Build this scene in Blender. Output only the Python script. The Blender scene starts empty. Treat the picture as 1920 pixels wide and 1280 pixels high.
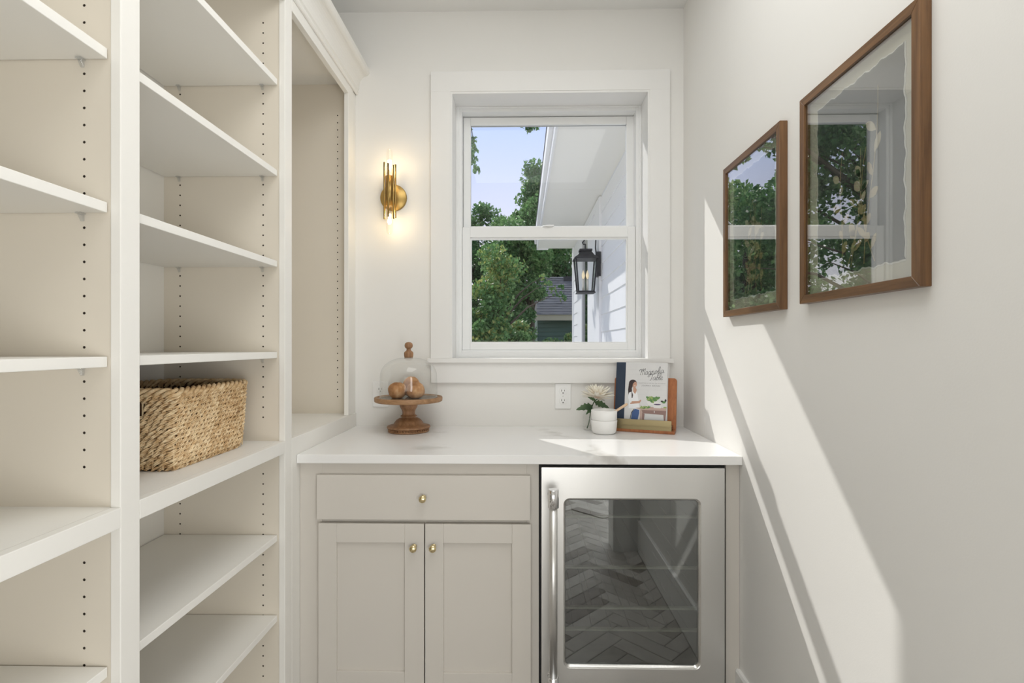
import bpy, bmesh, math, random
import numpy as np
from mathutils import Vector, Matrix

random.seed(7)
rng = np.random.default_rng(11)
SC = bpy.context.scene
COL = SC.collection
PI = math.pi

# ------------------------------------------------------------------ camera, sky, sun, lights, exposure
H = 1.262                       # eye height
F = 984.0                       # focal length in pixels of the 1920-wide frame
YAW = math.atan(19 / F)
CY, SY = math.cos(YAW), math.sin(YAW)

cam = bpy.data.cameras.new('camera')
cam.sensor_width = 36.0
cam.lens = F / 1920 * 36
cam.shift_y = 7 / 1920
cam.clip_start = 0.02
cam.clip_end = 300
camo = bpy.data.objects.new('camera', cam)
COL.objects.link(camo)
camo.location = (0, 0, H)
camo.rotation_euler = (PI / 2, 0, YAW)
SC.camera = camo

SC.view_settings.view_transform = 'Standard'
SC.view_settings.look = 'None'
SC.view_settings.exposure = 0.09
SC.view_settings.gamma = 1.0
SC.view_settings.use_curve_mapping = False
try:
    SC.cycles.use_denoising = True
    SC.cycles.max_bounces = 12
    SC.cycles.diffuse_bounces = 6
    SC.cycles.glossy_bounces = 5
    SC.cycles.transparent_max_bounces = 24
    SC.cycles.transmission_bounces = 8
    SC.cycles.caustics_reflective = False
    SC.cycles.caustics_refractive = False
except Exception:
    pass

SKY = 1.08
world = bpy.data.worlds.new('sky')
SC.world = world
world.use_nodes = True
wn = world.node_tree
wn.nodes.clear()
wo = wn.nodes.new('ShaderNodeOutputWorld')
wb = wn.nodes.new('ShaderNodeBackground')
wt = wn.nodes.new('ShaderNodeTexCoord')
ws = wn.nodes.new('ShaderNodeSeparateXYZ')
wr = wn.nodes.new('ShaderNodeValToRGB')
wn.links.new(wt.outputs['Generated'], ws.inputs[0])
wn.links.new(ws.outputs['Z'], wr.inputs[0])
wr.color_ramp.elements[0].position = 0.0
wr.color_ramp.elements[0].color = (1.02, 1.0, 0.98, 1)
wr.color_ramp.elements[1].position = 1.0
wr.color_ramp.elements[1].color = (0.68, 0.75, 0.95, 1)
for p_, c_ in ((0.20, (0.74, 0.75, 0.90)), (0.38, (0.50, 0.61, 0.93))):
    e_ = wr.color_ramp.elements.new(p_)
    e_.color = (*c_, 1)
wn.links.new(wr.outputs[0], wb.inputs[0])
wb.inputs[1].default_value = SKY
wn.links.new(wb.outputs[0], wo.inputs[0])

sun_to = Vector((-0.968, 1.536, 1.575)).normalized()
sd = bpy.data.lights.new('sun', 'SUN')
sd.energy = 2.7
sd.color = (1.0, 0.97, 0.93)
sd.angle = math.radians(0.6)
so = bpy.data.objects.new('sun', sd)
COL.objects.link(so)
so.rotation_euler = sun_to.to_track_quat('Z', 'Y').to_euler()
so.location = (-6, 9, 11)


def area(name, loc, rot, sx, sy, power, col):
    d = bpy.data.lights.new(name, 'AREA')
    d.shape = 'RECTANGLE'
    d.size, d.size_y = sx, sy
    d.energy = power
    d.color = col
    o = bpy.data.objects.new(name, d)
    COL.objects.link(o)
    o.location = loc
    o.rotation_euler = rot
    return o


# unseen fill lamps added to brighten the pantry, two beyond the doorway and one overhead
area('kitchen_side_fill', (1.75, -1.25, 0.72), (PI / 2, 0, math.radians(46)), 2.2, 1.3, 55, (0.98, 0.985, 0.975))  # added out of view to light the shelf fronts through the doorway
area('hall_fill', (-0.3, -1.95, 0.70), (PI / 2, 0, 0), 3.4, 1.25, 27, (0.98, 0.985, 0.975))  # added low behind the camera to lift the cabinet fronts
area('overhead_fill', (0.08, 0.80, 2.758), (0, 0, 0), 1.0, 1.6, 15.5, (0.98, 0.985, 0.975))  # added overhead fill without any fixture

# ------------------------------------------------------------------ pixel helpers


def P_Y(px, py, Y):
    k = (px - 960) / F
    zc = Y / (CY + k * SY)
    return zc * (k * CY - SY), H - (py - 647) / F * zc


def P_X(px, py, X):
    k = (px - 960) / F
    zc = X / (k * CY - SY)
    return zc * (CY + k * SY), H - (py - 647) / F * zc


# ------------------------------------------------------------------ mesh builder
OFF = {}


class MB:
    def __init__(s):
        s.v, s.f, s.m, s.sm = [], [], [], []

    def add(s, vs, fs, mi=0, smooth=False):
        b = len(s.v)
        s.v.extend([tuple(p) for p in vs])
        for q in fs:
            s.f.append(tuple(b + i for i in q))
            s.m.append(mi)
            s.sm.append(smooth)
        return s

    def box(s, x0, x1, y0, y1, z0, z1, mi=0, xf=None):
        vs = [(x, y, z) for x in (x0, x1) for y in (y0, y1) for z in (z0, z1)]
        if xf:
            vs = [xf(*p) for p in vs]
        return s.add(vs, [(0, 1, 3, 2), (4, 6, 7, 5), (0, 4, 5, 1), (2, 3, 7, 6), (0, 2, 6, 4), (1, 5, 7, 3)], mi)

    def prism(s, poly, h0, h1, ax, mi=0, smooth=False, xf=None):
        """poly: 2D points; extruded from h0 to h1; ax(a, b, h) -> xyz"""
        n = len(poly)
        vs = [ax(a, b, h0) for a, b in poly] + [ax(a, b, h1) for a, b in poly]
        fs = [tuple(range(n))[::-1], tuple(range(n, 2 * n))]
        s.add(vs, fs, mi)
        b = len(s.v) - 2 * n
        for i in range(n):
            j = (i + 1) % n
            s.f.append((b + i, b + j, b + n + j, b + n + i))
            s.m.append(mi)
            s.sm.append(smooth)
        return s

    def tube(s, pts, r, n=8, mi=0, closed=False, caps=True, smooth=True):
        pts = [Vector(p) for p in pts]
        m = len(pts)
        rs = r if hasattr(r, '__len__') else [r] * m
        vs = []
        up = None
        for i in range(m):
            if closed:
                t = pts[(i + 1) % m] - pts[i - 1]
            else:
                t = pts[min(i + 1, m - 1)] - pts[max(i - 1, 0)]
            t = t.normalized() if t.length > 1e-9 else Vector((0, 0, 1))
            if up is None:
                up = Vector((0, 0, 1)) if abs(t.z) < 0.9 else Vector((1, 0, 0))
            a = t.cross(up)
            a = a.normalized() if a.length > 1e-9 else t.orthogonal().normalized()
            b = a.cross(t).normalized()
            up = b
            for k in range(n):
                th = 2 * PI * k / n
                vs.append(pts[i] + (a * math.cos(th) + b * math.sin(th)) * rs[i])
        fs = []
        for i in range(m if closed else m - 1):
            j = (i + 1) % m
            for k in range(n):
                l = (k + 1) % n
                fs.append((i * n + k, i * n + l, j * n + l, j * n + k))
        s.add(vs, fs, mi, smooth)
        if caps and not closed:
            b = len(s.v) - m * n
            s.f.append(tuple(b + k for k in range(n))[::-1])
            s.f.append(tuple(b + (m - 1) * n + k for k in range(n)))
            s.m += [mi, mi]
            s.sm += [False, False]
        return s

    def lathe(s, prof, c, n=32, mi=0, axis='z', smooth=True, rib=None):
        """prof: list of (r, h)"""
        m = len(prof)
        vs = []
        for r, h in prof:
            for k in range(n):
                th = 2 * PI * k / n
                rr = r * (rib(th) if rib else 1)
                a, b = rr * math.cos(th), rr * math.sin(th)
                if axis == 'z':
                    vs.append((c[0] + a, c[1] + b, c[2] + h))
                elif axis == 'y':
                    vs.append((c[0] + a, c[1] + h, c[2] + b))
                else:
                    vs.append((c[0] + h, c[1] + a, c[2] + b))
        fs = []
        for i in range(m - 1):
            for k in range(n):
                l = (k + 1) % n
                fs.append((i * n + k, i * n + l, (i + 1) * n + l, (i + 1) * n + k))
        s.add(vs, fs, mi, smooth)
        b = len(s.v) - m * n
        for i, rev in ((0, True), (m - 1, False)):
            if prof[i][0] > 1e-6:
                q = tuple(b + i * n + k for k in range(n))
                s.f.append(q[::-1] if rev else q)
                s.m.append(mi)
                s.sm.append(False)
        return s

    def sphere(s, c, r, n=16, mi=0, sc=(1, 1, 1), dev=None):
        m = n // 2 + 1
        vs = []
        for i in range(m):
            ph = PI * i / (m - 1)
            for k in range(n):
                th = 2 * PI * k / n
                d = Vector((math.sin(ph) * math.cos(th), math.sin(ph) * math.sin(th), math.cos(ph)))
                q = r * (dev(d) if dev else 1)
                vs.append((c[0] + d.x * q * sc[0], c[1] + d.y * q * sc[1], c[2] + d.z * q * sc[2]))
        fs = []
        for i in range(m - 1):
            for k in range(n):
                l = (k + 1) % n
                fs.append((i * n + k, (i + 1) * n + k, (i + 1) * n + l, i * n + l))
        return s.add(vs, fs, mi, True)

    def build(s, name, mats, parent=None, bevel=0, origin=None, seg=2):
        me = bpy.data.meshes.new(name)
        off = Vector(OFF[parent.name]) if parent is not None else Vector(origin or (0, 0, 0))
        me.from_pydata([(p[0] - off[0], p[1] - off[1], p[2] - off[2]) for p in s.v], [], s.f)
        mats = mats if isinstance(mats, (list, tuple)) else [mats]
        for q in mats:
            me.materials.append(q)
        me.polygons.foreach_set('material_index', s.m)
        me.polygons.foreach_set('use_smooth', s.sm)
        bm = bmesh.new()
        bm.from_mesh(me)
        bmesh.ops.recalc_face_normals(bm, faces=bm.faces)
        bm.to_mesh(me)
        bm.free()
        me.update()
        o = bpy.data.objects.new(name, me)
        COL.objects.link(o)
        OFF[o.name] = tuple(off)
        if parent is not None:
            o.parent = parent
        else:
            o.location = off
        if bevel:
            b = o.modifiers.new('edge', 'BEVEL')
            b.width = bevel
            b.segments = seg
            b.limit_method = 'ANGLE'
            b.angle_limit = math.radians(50)
        return o


def thing(name, loc, label, cat, group=None):
    o = bpy.data.objects.new(name, None)
    o.empty_display_size = 0.05
    COL.objects.link(o)
    o.location = loc
    OFF[o.name] = tuple(loc)
    tag(o, label, cat, group)
    return o


def tag(o, label=None, cat=None, group=None, kind=None):
    if label:
        o['label'] = label
    if cat:
        o['category'] = cat
    if group:
        o['group'] = group
    if kind:
        o['kind'] = kind
    return o


def struct(o, label, cat):
    return tag(o, label, cat, None, 'structure')


# ------------------------------------------------------------------ materials
def newmat(name):
    m = bpy.data.materials.new(name)
    m.use_nodes = True
    n = m.node_tree
    return m, n, n.nodes['Principled BSDF']


def setp(b, **kw):
    names = {'col': 'Base Color', 'rough': 'Roughness', 'metal': 'Metallic', 'ior': 'IOR', 'spec': 'Specular IOR Level',
             'trans': 'Transmission Weight', 'emit': 'Emission Color', 'estr': 'Emission Strength', 'coat': 'Coat Weight',
             'sheen': 'Sheen Weight', 'sss': 'Subsurface Weight'}
    for k, v in kw.items():
        if names[k] in b.inputs:
            i = b.inputs[names[k]]
            i.default_value = (*v, 1) if isinstance(v, tuple) and len(v) == 3 else v


def plain(name, col, rough=0.5, metal=0.0, **kw):
    m, n, b = newmat(name)
    setp(b, col=col, rough=rough, metal=metal, **kw)
    return m


def coords(n, scale=(1, 1, 1), rot=(0, 0, 0)):
    t = n.nodes.new('ShaderNodeTexCoord')
    mp = n.nodes.new('ShaderNodeMapping')
    mp.inputs['Scale'].default_value = scale
    mp.inputs['Rotation'].default_value = rot
    n.links.new(t.outputs['Object'], mp.inputs['Vector'])
    return mp.outputs['Vector']


def noise(n, vec, scale, detail=3, rough=0.5, dist=0.0):
    t = n.nodes.new('ShaderNodeTexNoise')
    t.inputs['Scale'].default_value = scale
    t.inputs['Detail'].default_value = detail
    t.inputs['Roughness'].default_value = rough
    t.inputs['Distortion'].default_value = dist
    if vec is not None:
        n.links.new(vec, t.inputs['Vector'])
    return t


def ramp(n, fac, stops):
    r = n.nodes.new('ShaderNodeValToRGB')
    el = r.color_ramp.elements
    el[0].position, el[0].color = stops[0][0], (*stops[0][1], 1)
    el[1].position, el[1].color = stops[-1][0], (*stops[-1][1], 1)
    for p, c in stops[1:-1]:
        e = el.new(p)
        e.color = (*c, 1)
    n.links.new(fac, r.inputs[0])
    return r.outputs[0]


def bump(n, b, h, strength, dist=0.002):
    k = n.nodes.new('ShaderNodeBump')
    k.inputs['Strength'].default_value = strength
    k.inputs['Distance'].default_value = dist
    n.links.new(h, k.inputs['Height'])
    n.links.new(k.outputs[0], b.inputs['Normal'])


def paint(name, col, rough=0.5, grain=120, bs=0.08, var=0.02, spec=0.5):
    m, n, b = newmat(name)
    setp(b, col=col, rough=rough, spec=spec)
    v = coords(n)
    t = noise(n, v, grain, 2)
    bump(n, b, t.outputs['Fac'], bs, 0.001)
    t2 = noise(n, v, 1.7, 2)
    c = ramp(n, t2.outputs['Fac'], [(0.3, tuple(x * (1 - var) for x in col)), (0.7, tuple(min(1, x * (1 + var)) for x in col))])
    n.links.new(c, b.inputs['Base Color'])
    return m


def wood(name, c0, c1, axis=2, rough=0.45, scale=1.0, rings=False):
    m, n, b = newmat(name)
    sc = [38 * scale] * 3
    sc[axis] = 2.2 * scale
    v = coords(n, tuple(sc))
    t = noise(n, v, 1.6, 6, 0.62, 0.6)
    v2 = coords(n, tuple([x * 4 if i != axis else x * 3 for i, x in enumerate(sc)]))
    t2 = noise(n, v2, 2.0, 3, 0.6)
    mx = n.nodes.new('ShaderNodeMath')
    mx.operation = 'MULTIPLY_ADD'
    mx.inputs[1].default_value = 0.35
    n.links.new(t2.outputs['Fac'], mx.inputs[0])
    n.links.new(t.outputs['Fac'], mx.inputs[2])
    mid = tuple((a + d) / 2 for a, d in zip(c0, c1))
    n.links.new(ramp(n, mx.outputs[0], [(0.42, c0), (0.66, mid), (0.9, c1)]), b.inputs['Base Color'])
    setp(b, rough=rough)
    bump(n, b, mx.outputs[0], 0.15, 0.001)
    return m


def pane(name, tint=(1, 1, 1), ior=1.5, gain=1.0, rough=0.0):
    """thin glass: Fresnel mix of a clear pass-through and a mirror reflection"""
    m = bpy.data.materials.new(name)
    m.use_nodes = True
    n = m.node_tree
    n.nodes.clear()
    out = n.nodes.new('ShaderNodeOutputMaterial')
    tr = n.nodes.new('ShaderNodeBsdfTransparent')
    tr.inputs[0].default_value = (*tint, 1)
    gl = n.nodes.new('ShaderNodeBsdfGlossy')
    gl.inputs['Roughness'].default_value = rough
    gl.inputs[0].default_value = (1, 1, 1, 1)
    fr = n.nodes.new('ShaderNodeFresnel')
    fr.inputs[0].default_value = ior
    g = n.nodes.new('ShaderNodeNewGeometry')
    # same reflectance from both faces of the sheet
    mxn = n.nodes.new('ShaderNodeMix')
    mxn.data_type = 'FLOAT'
    n.links.new(g.outputs['Backfacing'], mxn.inputs[0])
    mxn.inputs[2].default_value = ior
    mxn.inputs[3].default_value = 1 / ior
    n.links.new(mxn.outputs[0], fr.inputs[0])
    mu = n.nodes.new('ShaderNodeMath')
    mu.operation = 'MULTIPLY'
    mu.use_clamp = True
    mu.inputs[1].default_value = gain
    n.links.new(fr.outputs[0], mu.inputs[0])
    ms = n.nodes.new('ShaderNodeMixShader')
    n.links.new(mu.outputs[0], ms.inputs[0])
    n.links.new(tr.outputs[0], ms.inputs[1])
    n.links.new(gl.outputs[0], ms.inputs[2])
    n.links.new(ms.outputs[0], out.inputs[0])
    return m


def leafmat(name, c0, c1, c2):
    m, n, b = newmat(name)
    v = coords(n)
    t = noise(n, v, 1.1, 4, 0.7)
    t2 = noise(n, v, 14.0, 1)
    ad = n.nodes.new('ShaderNodeMath')
    ad.operation = 'MULTIPLY_ADD'
    ad.inputs[1].default_value = 0.7
    n.links.new(t2.outputs['Fac'], ad.inputs[0])
    n.links.new(t.outputs['Fac'], ad.inputs[2])
    c = ramp(n, ad.outputs[0], [(0.6, c0), (0.85, c1), (1.05, c2)])
    n.links.new(c, b.inputs['Base Color'])
    setp(b, rough=0.45, spec=0.35)
    tl = n.nodes.new('ShaderNodeBsdfTranslucent')
    n.links.new(c, tl.inputs[0])
    mx = n.nodes.new('ShaderNodeMixShader')
    mx.inputs[0].default_value = 0.45
    out = n.nodes['Material Output']
    n.links.new(b.outputs[0], mx.inputs[1])
    n.links.new(tl.outputs[0], mx.inputs[2])
    n.links.new(mx.outputs[0], out.inputs[0])
    return m


M = {}
M['wall'] = paint('wall paint', (0.80, 0.79, 0.765), 0.75, 260, 0.10, 0.008, 0.25)
M['ceiling'] = paint('ceiling paint', (0.80, 0.80, 0.79), 0.85, 200, 0.08, 0.006, 0.2)
M['trim'] = paint('trim paint', (0.805, 0.80, 0.785), 0.4, 40, 0.02, 0.006, 0.4)
M['vinyl'] = paint('white vinyl', (0.82, 0.825, 0.82), 0.35, 30, 0.02, 0.004, 0.4)
M['cab'] = paint('greige cabinet paint', (0.635, 0.60, 0.55), 0.42, 60, 0.03, 0.01, 0.4)
M['caseint'] = paint('tan bookcase sides', (0.71, 0.655, 0.565), 0.45, 60, 0.03, 0.008, 0.35)  # side panels set tanner than the frame and shelves
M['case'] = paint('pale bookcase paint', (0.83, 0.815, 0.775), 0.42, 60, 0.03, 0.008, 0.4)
M['hole'] = plain('shaded hole lining', (0.06, 0.045, 0.03), 0.9)  # raw board brown darkened to stand in for shade inside the pin holes
M['dark'] = plain('black rubber', (0.012, 0.012, 0.013), 0.6)
M['shadowgap'] = plain('dark cabinet void', (0.05, 0.045, 0.04), 0.8)
M['clip'] = pane('clear plastic', (0.93, 0.94, 0.95), 1.5, 1.6, 0.15)
M['brass'] = plain('polished brass', (0.80, 0.67, 0.40), 0.2, 1.0)
M['oldbrass'] = plain('aged brass', (0.40, 0.27, 0.095), 0.36, 1.0)
M['palebrass'] = plain('brushed pale brass', (0.33, 0.27, 0.15), 0.33, 1.0)
M['chrome'] = plain('chrome', (0.80, 0.80, 0.81), 0.08, 1.0)
M['glass'] = pane('window glass', (0.985, 0.99, 0.985), 1.5, 0.25)
M['picglass'] = pane('picture glass', (0.97, 0.98, 0.97), 1.62, 2.3)
M['clearglass'] = pane('clear thin glass', (0.975, 0.985, 0.98), 1.45)
def edge_tint(m, dark):
    n = m.node_tree
    tr = [q for q in n.nodes if q.type == 'BSDF_TRANSPARENT'][0]
    lw = n.nodes.new('ShaderNodeLayerWeight')
    lw.inputs[0].default_value = 0.5
    n.links.new(ramp(n, lw.outputs['Facing'], [(0.55, (0.985, 0.99, 0.985)), (0.85, (0.93, 0.94, 0.935)), (1.0, dark)]), tr.inputs[0])


M['dome'] = pane('blown dome glass', (0.98, 0.985, 0.98), 1.5, 1.0)
edge_tint(M['dome'], (0.16, 0.19, 0.18))
edge_tint(M['clearglass'], (0.5, 0.53, 0.52))
M['bulbglass'] = pane('bulb glass', (0.99, 0.98, 0.96), 1.4)
M['tint'] = pane('smoked fridge glass', (0.62, 0.67, 0.67), 1.6, 3.3)
M['ceramic'] = paint('white glazed ceramic', (0.82, 0.815, 0.80), 0.35, 20, 0.02, 0.006, 0.5)
M['plastic'] = plain('white plastic', (0.82, 0.82, 0.81), 0.3)
M['slot'] = plain('slot black', (0.02, 0.02, 0.02), 0.5)


def quartz():
    m, n, b = newmat('white quartz')
    v = coords(n, (1, 1, 1), (0, 0, 0.5))
    d = noise(n, v, 2.2, 5, 0.6)
    ad = n.nodes.new('ShaderNodeVectorMath')
    ad.operation = 'MULTIPLY_ADD'
    ad.inputs[1].default_value = (0.55, 0.55, 0.55)
    n.links.new(d.outputs['Color'], ad.inputs[0])
    n.links.new(v, ad.inputs[2])
    w = n.nodes.new('ShaderNodeTexWave')
    w.wave_type = 'BANDS'
    w.bands_direction = 'DIAGONAL'
    w.inputs['Scale'].default_value = 0.9
    w.inputs['Distortion'].default_value = 2.0
    w.inputs['Detail'].default_value = 3
    n.links.new(ad.outputs[0], w.inputs['Vector'])
    c = ramp(n, w.outputs['Fac'], [(0.0, (0.83, 0.825, 0.815)), (0.93, (0.83, 0.825, 0.815)), (0.985, (0.60, 0.58, 0.55)), (1.0, (0.46, 0.44, 0.41))])
    n2 = noise(n, v, 3.0, 3)
    mx = n.nodes.new('ShaderNodeMix')
    mx.data_type = 'RGBA'
    f = ramp(n, n2.outputs['Fac'], [(0.45, (0, 0, 0)), (0.62, (0.8, 0.8, 0.8))])
    n.links.new(f, mx.inputs[0])
    mx.inputs[6].default_value = (0.83, 0.825, 0.815, 1)
    n.links.new(c, mx.inputs[7])
    n.links.new(mx.outputs[2], b.inputs['Base Color'])
    setp(b, rough=0.22, spec=0.45)
    return m


M['quartz'] = quartz()


def steel():
    m, n, b = newmat('brushed stainless')
    setp(b, col=(0.74, 0.735, 0.72), rough=0.33, metal=1.0)
    v = coords(n, (3, 3, 700))
    t = noise(n, v, 1.0, 3)
    bump(n, b, t.outputs['Fac'], 0.03, 0.0006)
    r = ramp(n, t.outputs['Fac'], [(0.3, (0.28, 0.28, 0.28)), (0.7, (0.42, 0.42, 0.42))])
    n.links.new(r, b.inputs['Roughness'])
    return m


M['steel'] = steel()
M['walnut_v'] = wood('oak frame upright', (0.085, 0.038, 0.014), (0.225, 0.115, 0.046), 2, 0.33)
M['walnut_h'] = wood('oak frame crosswise', (0.085, 0.038, 0.014), (0.225, 0.115, 0.046), 1, 0.33)
M['mango'] = wood('turned mango wood', (0.16, 0.075, 0.032), (0.40, 0.215, 0.105), 2, 0.5, 0.8)
M['mango_top'] = wood('turned mango plate', (0.17, 0.085, 0.035), (0.45, 0.26, 0.13), 0, 0.5, 0.8)
M['cherry'] = wood('reddish stand wood', (0.24, 0.075, 0.022), (0.43, 0.155, 0.05), 2, 0.4, 1.2)
M['beech'] = wood('pale spoon wood', (0.55, 0.36, 0.22), (0.74, 0.54, 0.37), 0, 0.5)
M['fridgewood'] = plain('fridge shelf front', (0.85, 0.72, 0.55), 0.5)

# ------------------------------------------------------------------ room shell
XR, XL, YB = 0.720, -1.158, 2.357
CEIL = H + 1.5025
# window wall with its opening
JX0, _ = P_Y(848, 0, 2.338)
JX1, _ = P_Y(1215, 0, 2.338)
_, JZ1 = P_Y(1030, 173.5, 2.338)
_, JZ0 = P_Y(1030, 671.6, 2.338)
WX0, WX1, WZ0, WZ1 = JX0 - 0.018, JX1 + 0.018, JZ0 - 0.018, JZ1 + 0.018
w = MB()
w.box(XL, WX0, YB, 2.56, -0.4, CEIL + 0.3)
w.box(WX1, 0.842, YB, 2.56, -0.4, CEIL + 0.3)
w.box(WX0, WX1, YB, 2.56, WZ1, CEIL + 0.3)
w.box(WX0, WX1, YB, 2.56, -0.4, WZ0)
struct(w.build('wall_back', M['wall']), 'pale painted wall with the double hung window above the worktop', 'wall')
struct(MB().box(XR, XR + 0.12, 0.25, YB, 0, CEIL).build('wall_right', M['wall']),
       'pale sunlit wall carrying the two wood framed pictures', 'wall')
struct(MB().box(XL - 0.12, XL, 0.25, YB, 0, CEIL).build('wall_left', M['wall']), 'pale wall behind the tall open bookcase', 'wall')
struct(MB().box(XL - 1.3, 3.3, -2.6, YB, CEIL, CEIL + 0.1).build('ceiling', M['ceiling']), 'plain white ceiling of the pantry', 'ceiling')
w = MB()
w.box(XL - 1.3, -0.64, 0.12, 0.25, 0, CEIL)
w.box(0.57, 3.3, 0.12, 0.25, 0, CEIL)
w.box(-0.64, 0.57, 0.12, 0.25, 2.25, CEIL)
wf = struct(w.build('wall_front', M['wall']), 'short wall around the pantry doorway behind the camera', 'wall')
w = MB()
w.box(0.555, 0.57, 0.10, 0.268, 0, 2.25)
w.box(0.57, 0.66, 0.25, 0.268, 0, 2.32)
w.box(-0.64, -0.625, 0.10, 0.268, 0, 2.25)
w.box(-0.71, -0.64, 0.25, 0.268, 0, 2.32)
w.box(-0.71, 0.66, 0.25, 0.268, 2.25, 2.34)
w.build('door_casing', M['trim'], wf, 0.002)
struct(MB().box(XL - 1.3, 3.3, -2.7, -2.6, 0, CEIL).build('wall_rear', M['wall']), 'far wall of the hall behind the doorway', 'wall')
struct(MB().box(XL - 1.4, XL - 1.3, -2.6, 0.25, 0, CEIL).box(3.3, 3.4, -2.6, 0.25, 0, CEIL).build('wall_hall', M['wall']), 'side walls of the hall behind the doorway', 'wall')

# floor of herringbone tiles
fl = MB().box(XL - 1.3, 3.3, -2.6, YB, -0.12, -0.006)
floor = struct(fl.build('floor', paint('grout', (0.42, 0.40, 0.37), 0.9)), 'grey brown herringbone tile floor mirrored in the wine fridge', 'floor')


def clip(poly, x0, x1, y0, y1):
    for ax, lim, sg in ((0, x0, 1), (0, x1, -1), (1, y0, 1), (1, y1, -1)):
        out = []
        for i in range(len(poly)):
            a, b = poly[i - 1], poly[i]
            da, db = (a[ax] - lim) * sg, (b[ax] - lim) * sg
            if da >= 0:
                out.append(a)
            if da * db < 0:
                t = da / (da - db)
                out.append((a[0] + (b[0] - a[0]) * t, a[1] + (b[1] - a[1]) * t))
        poly = out
        if len(poly) < 3:
            return []
    return poly


def tilemat(name, c0, c1):
    m, n, b = newmat(name)
    v = coords(n, (9, 9, 9))
    t = noise(n, v, 1.0, 6, 0.7, 0.5)
    n.links.new(ramp(n, t.outputs['Fac'], [(0.3, c0), (0.7, c1)]), b.inputs['Base Color'])
    setp(b, rough=0.45)
    return m


tms = [tilemat('floor tile dark', (0.19, 0.165, 0.15), (0.31, 0.28, 0.25)),
       tilemat('floor tile mid', (0.33, 0.31, 0.285), (0.48, 0.455, 0.42)),
       tilemat('floor tile pale', (0.44, 0.42, 0.395), (0.58, 0.555, 0.52))]
TL, TW, G = 0.306, 0.0765, 0.0012
c45 = math.sqrt(0.5)
ntile = 0
for a in range(-60, 60):
    for b in range(-24, 25):
        for o in (0, 1):
            ox = a * TW + b * 2 * TL * 0.5 + b * TL * 0.0
            # herringbone: a horizontal and a vertical tile per lattice step
            bx, by = a * TW + b * TL, a * TW - b * TL
            if o == 0:
                r = (bx, bx + TL, by, by + TW)
            else:
                r = (bx + TL, bx + TL + TW, by + TW - TL, by + TW)
            q = [(r[0] + G, r[2] + G), (r[1] - G, r[2] + G), (r[1] - G, r[3] - G), (r[0] + G, r[3] - G)]
            q = [((x - y) * c45, (x + y) * c45 + 0.35) for x, y in q]
            cx, cy = sum(p[0] for p in q) / 4, sum(p[1] for p in q) / 4
            if not (-2.2 < cx < 1.3 and -1.6 < cy < 2.0):
                continue
            q = clip(q, -0.745, 0.705, -0.35, 1.79) or clip(q, -1.3, 0.705, -1.3, -0.35)
            if len(q) < 3 or ntile >= 298:
                continue
            ntile += 1
            t = MB().prism(q, -0.008, 0.0, lambda x, y, h: (x, y, h))
            t.build('tile', random.choice(tms + [tms[1], tms[2]]), floor, 0.0012, seg=1)

# baseboard on the picture wall
b = MB()
b.prism([(XR, 0.0), (XR - 0.014, 0.0), (XR - 0.014, 0.185), (XR - 0.009, 0.192), (XR, 0.192)], 0.268, 1.752, lambda a, z, h: (a, h, z))
struct(b.build('baseboard_right', M['trim']), 'white baseboard along the foot of the picture wall', 'baseboard')

# ------------------------------------------------------------------ window
WF = 2.475          # interior plane of the vinyl window
win = bpy.data.objects.new('window_1', None)
COL.objects.link(win)
win.location = (0.1, YB, H)
OFF[win.name] = tuple(win.location)
struct(win, 'white double hung window with flat casing looking out on trees and eave', 'window')
cx0, _ = P_Y(807.5, 0, 2.338)
cx1, _ = P_Y(1256.5, 0, 2.338)
_, cz1 = P_Y(1030, 131.8, 2.338)
ci0, _ = P_Y(844.5, 0, 2.338)
ci1, _ = P_Y(1218.8, 0, 2.338)
_, ciz = P_Y(1030, 169.5, 2.338)
YC = 2.338
MB().box(cx0, ci0, YC, YB, JZ0, ciz).build('side_casing', M['trim'], win, 0.0004, seg=1)
MB().box(ci1, cx1, YC, YB, JZ0, ciz).build('side_casing', M['trim'], win, 0.0004, seg=1)
MB().box(cx0, cx1, YC, YB, ciz, cz1).build('head_casing', M['trim'], win, 0.0004, seg=1)
sx0, sz0 = P_Y(800.5, 680, 2.325)
sx1, _ = P_Y(1264, 680, 2.325)
MB().box(sx0, sx1, 2.329, WF, sz0, JZ0).build('stool', M['trim'], win, 0.0012)
_, az0 = P_Y(1030, 718, 2.34)
MB().box(cx0, cx1, 2.342, YB, az0, sz0).build('apron', M['trim'], win, 0.0015)
j = MB()
j.box(JX0 - 0.018, JX0, YC + 0.003, 2.56, JZ0, JZ1 + 0.018)
j.box(JX1, JX1 + 0.018, YC + 0.003, 2.56, JZ0, JZ1 + 0.018)
j.box(JX0, JX1, YC + 0.003, 2.56, JZ1, JZ1 + 0.018)
j.box(JX0, JX1, WF, 2.60, JZ0 - 0.018, JZ0)
j.build('jamb', M['trim'], win, 0.001)
# vinyl frame
fx0, _ = P_Y(866, 0, WF)
fx1, _ = P_Y(1192.5, 0, WF)
_, fz1 = P_Y(1030, 208.5, WF)
_, fz0 = P_Y(1030, 656.3, WF)


def ring(mb, x0, x1, z0, z1, X0, X1, Z0, Z1, y0, y1):
    mb.box(X0, x0, y0, y1, Z0, Z1)
    mb.box(x1, X1, y0, y1, Z0, Z1)
    mb.box(x0, x1, y0, y1, Z0, z0)
    mb.box(x0, x1, y0, y1, z1, Z1)
    return mb


fr = ring(MB(), fx0, fx1, fz0, fz1, JX0, JX1, JZ0, JZ1, WF, 2.575)
ring(fr, fx0 - 0.014, fx1 + 0.014, fz0 - 0.014, fz1 + 0.014, JX0, JX1, JZ0, JZ1, WF - 0.006, WF)
fr.build('window_frame', M['vinyl'], win, 0.0015)
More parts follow.
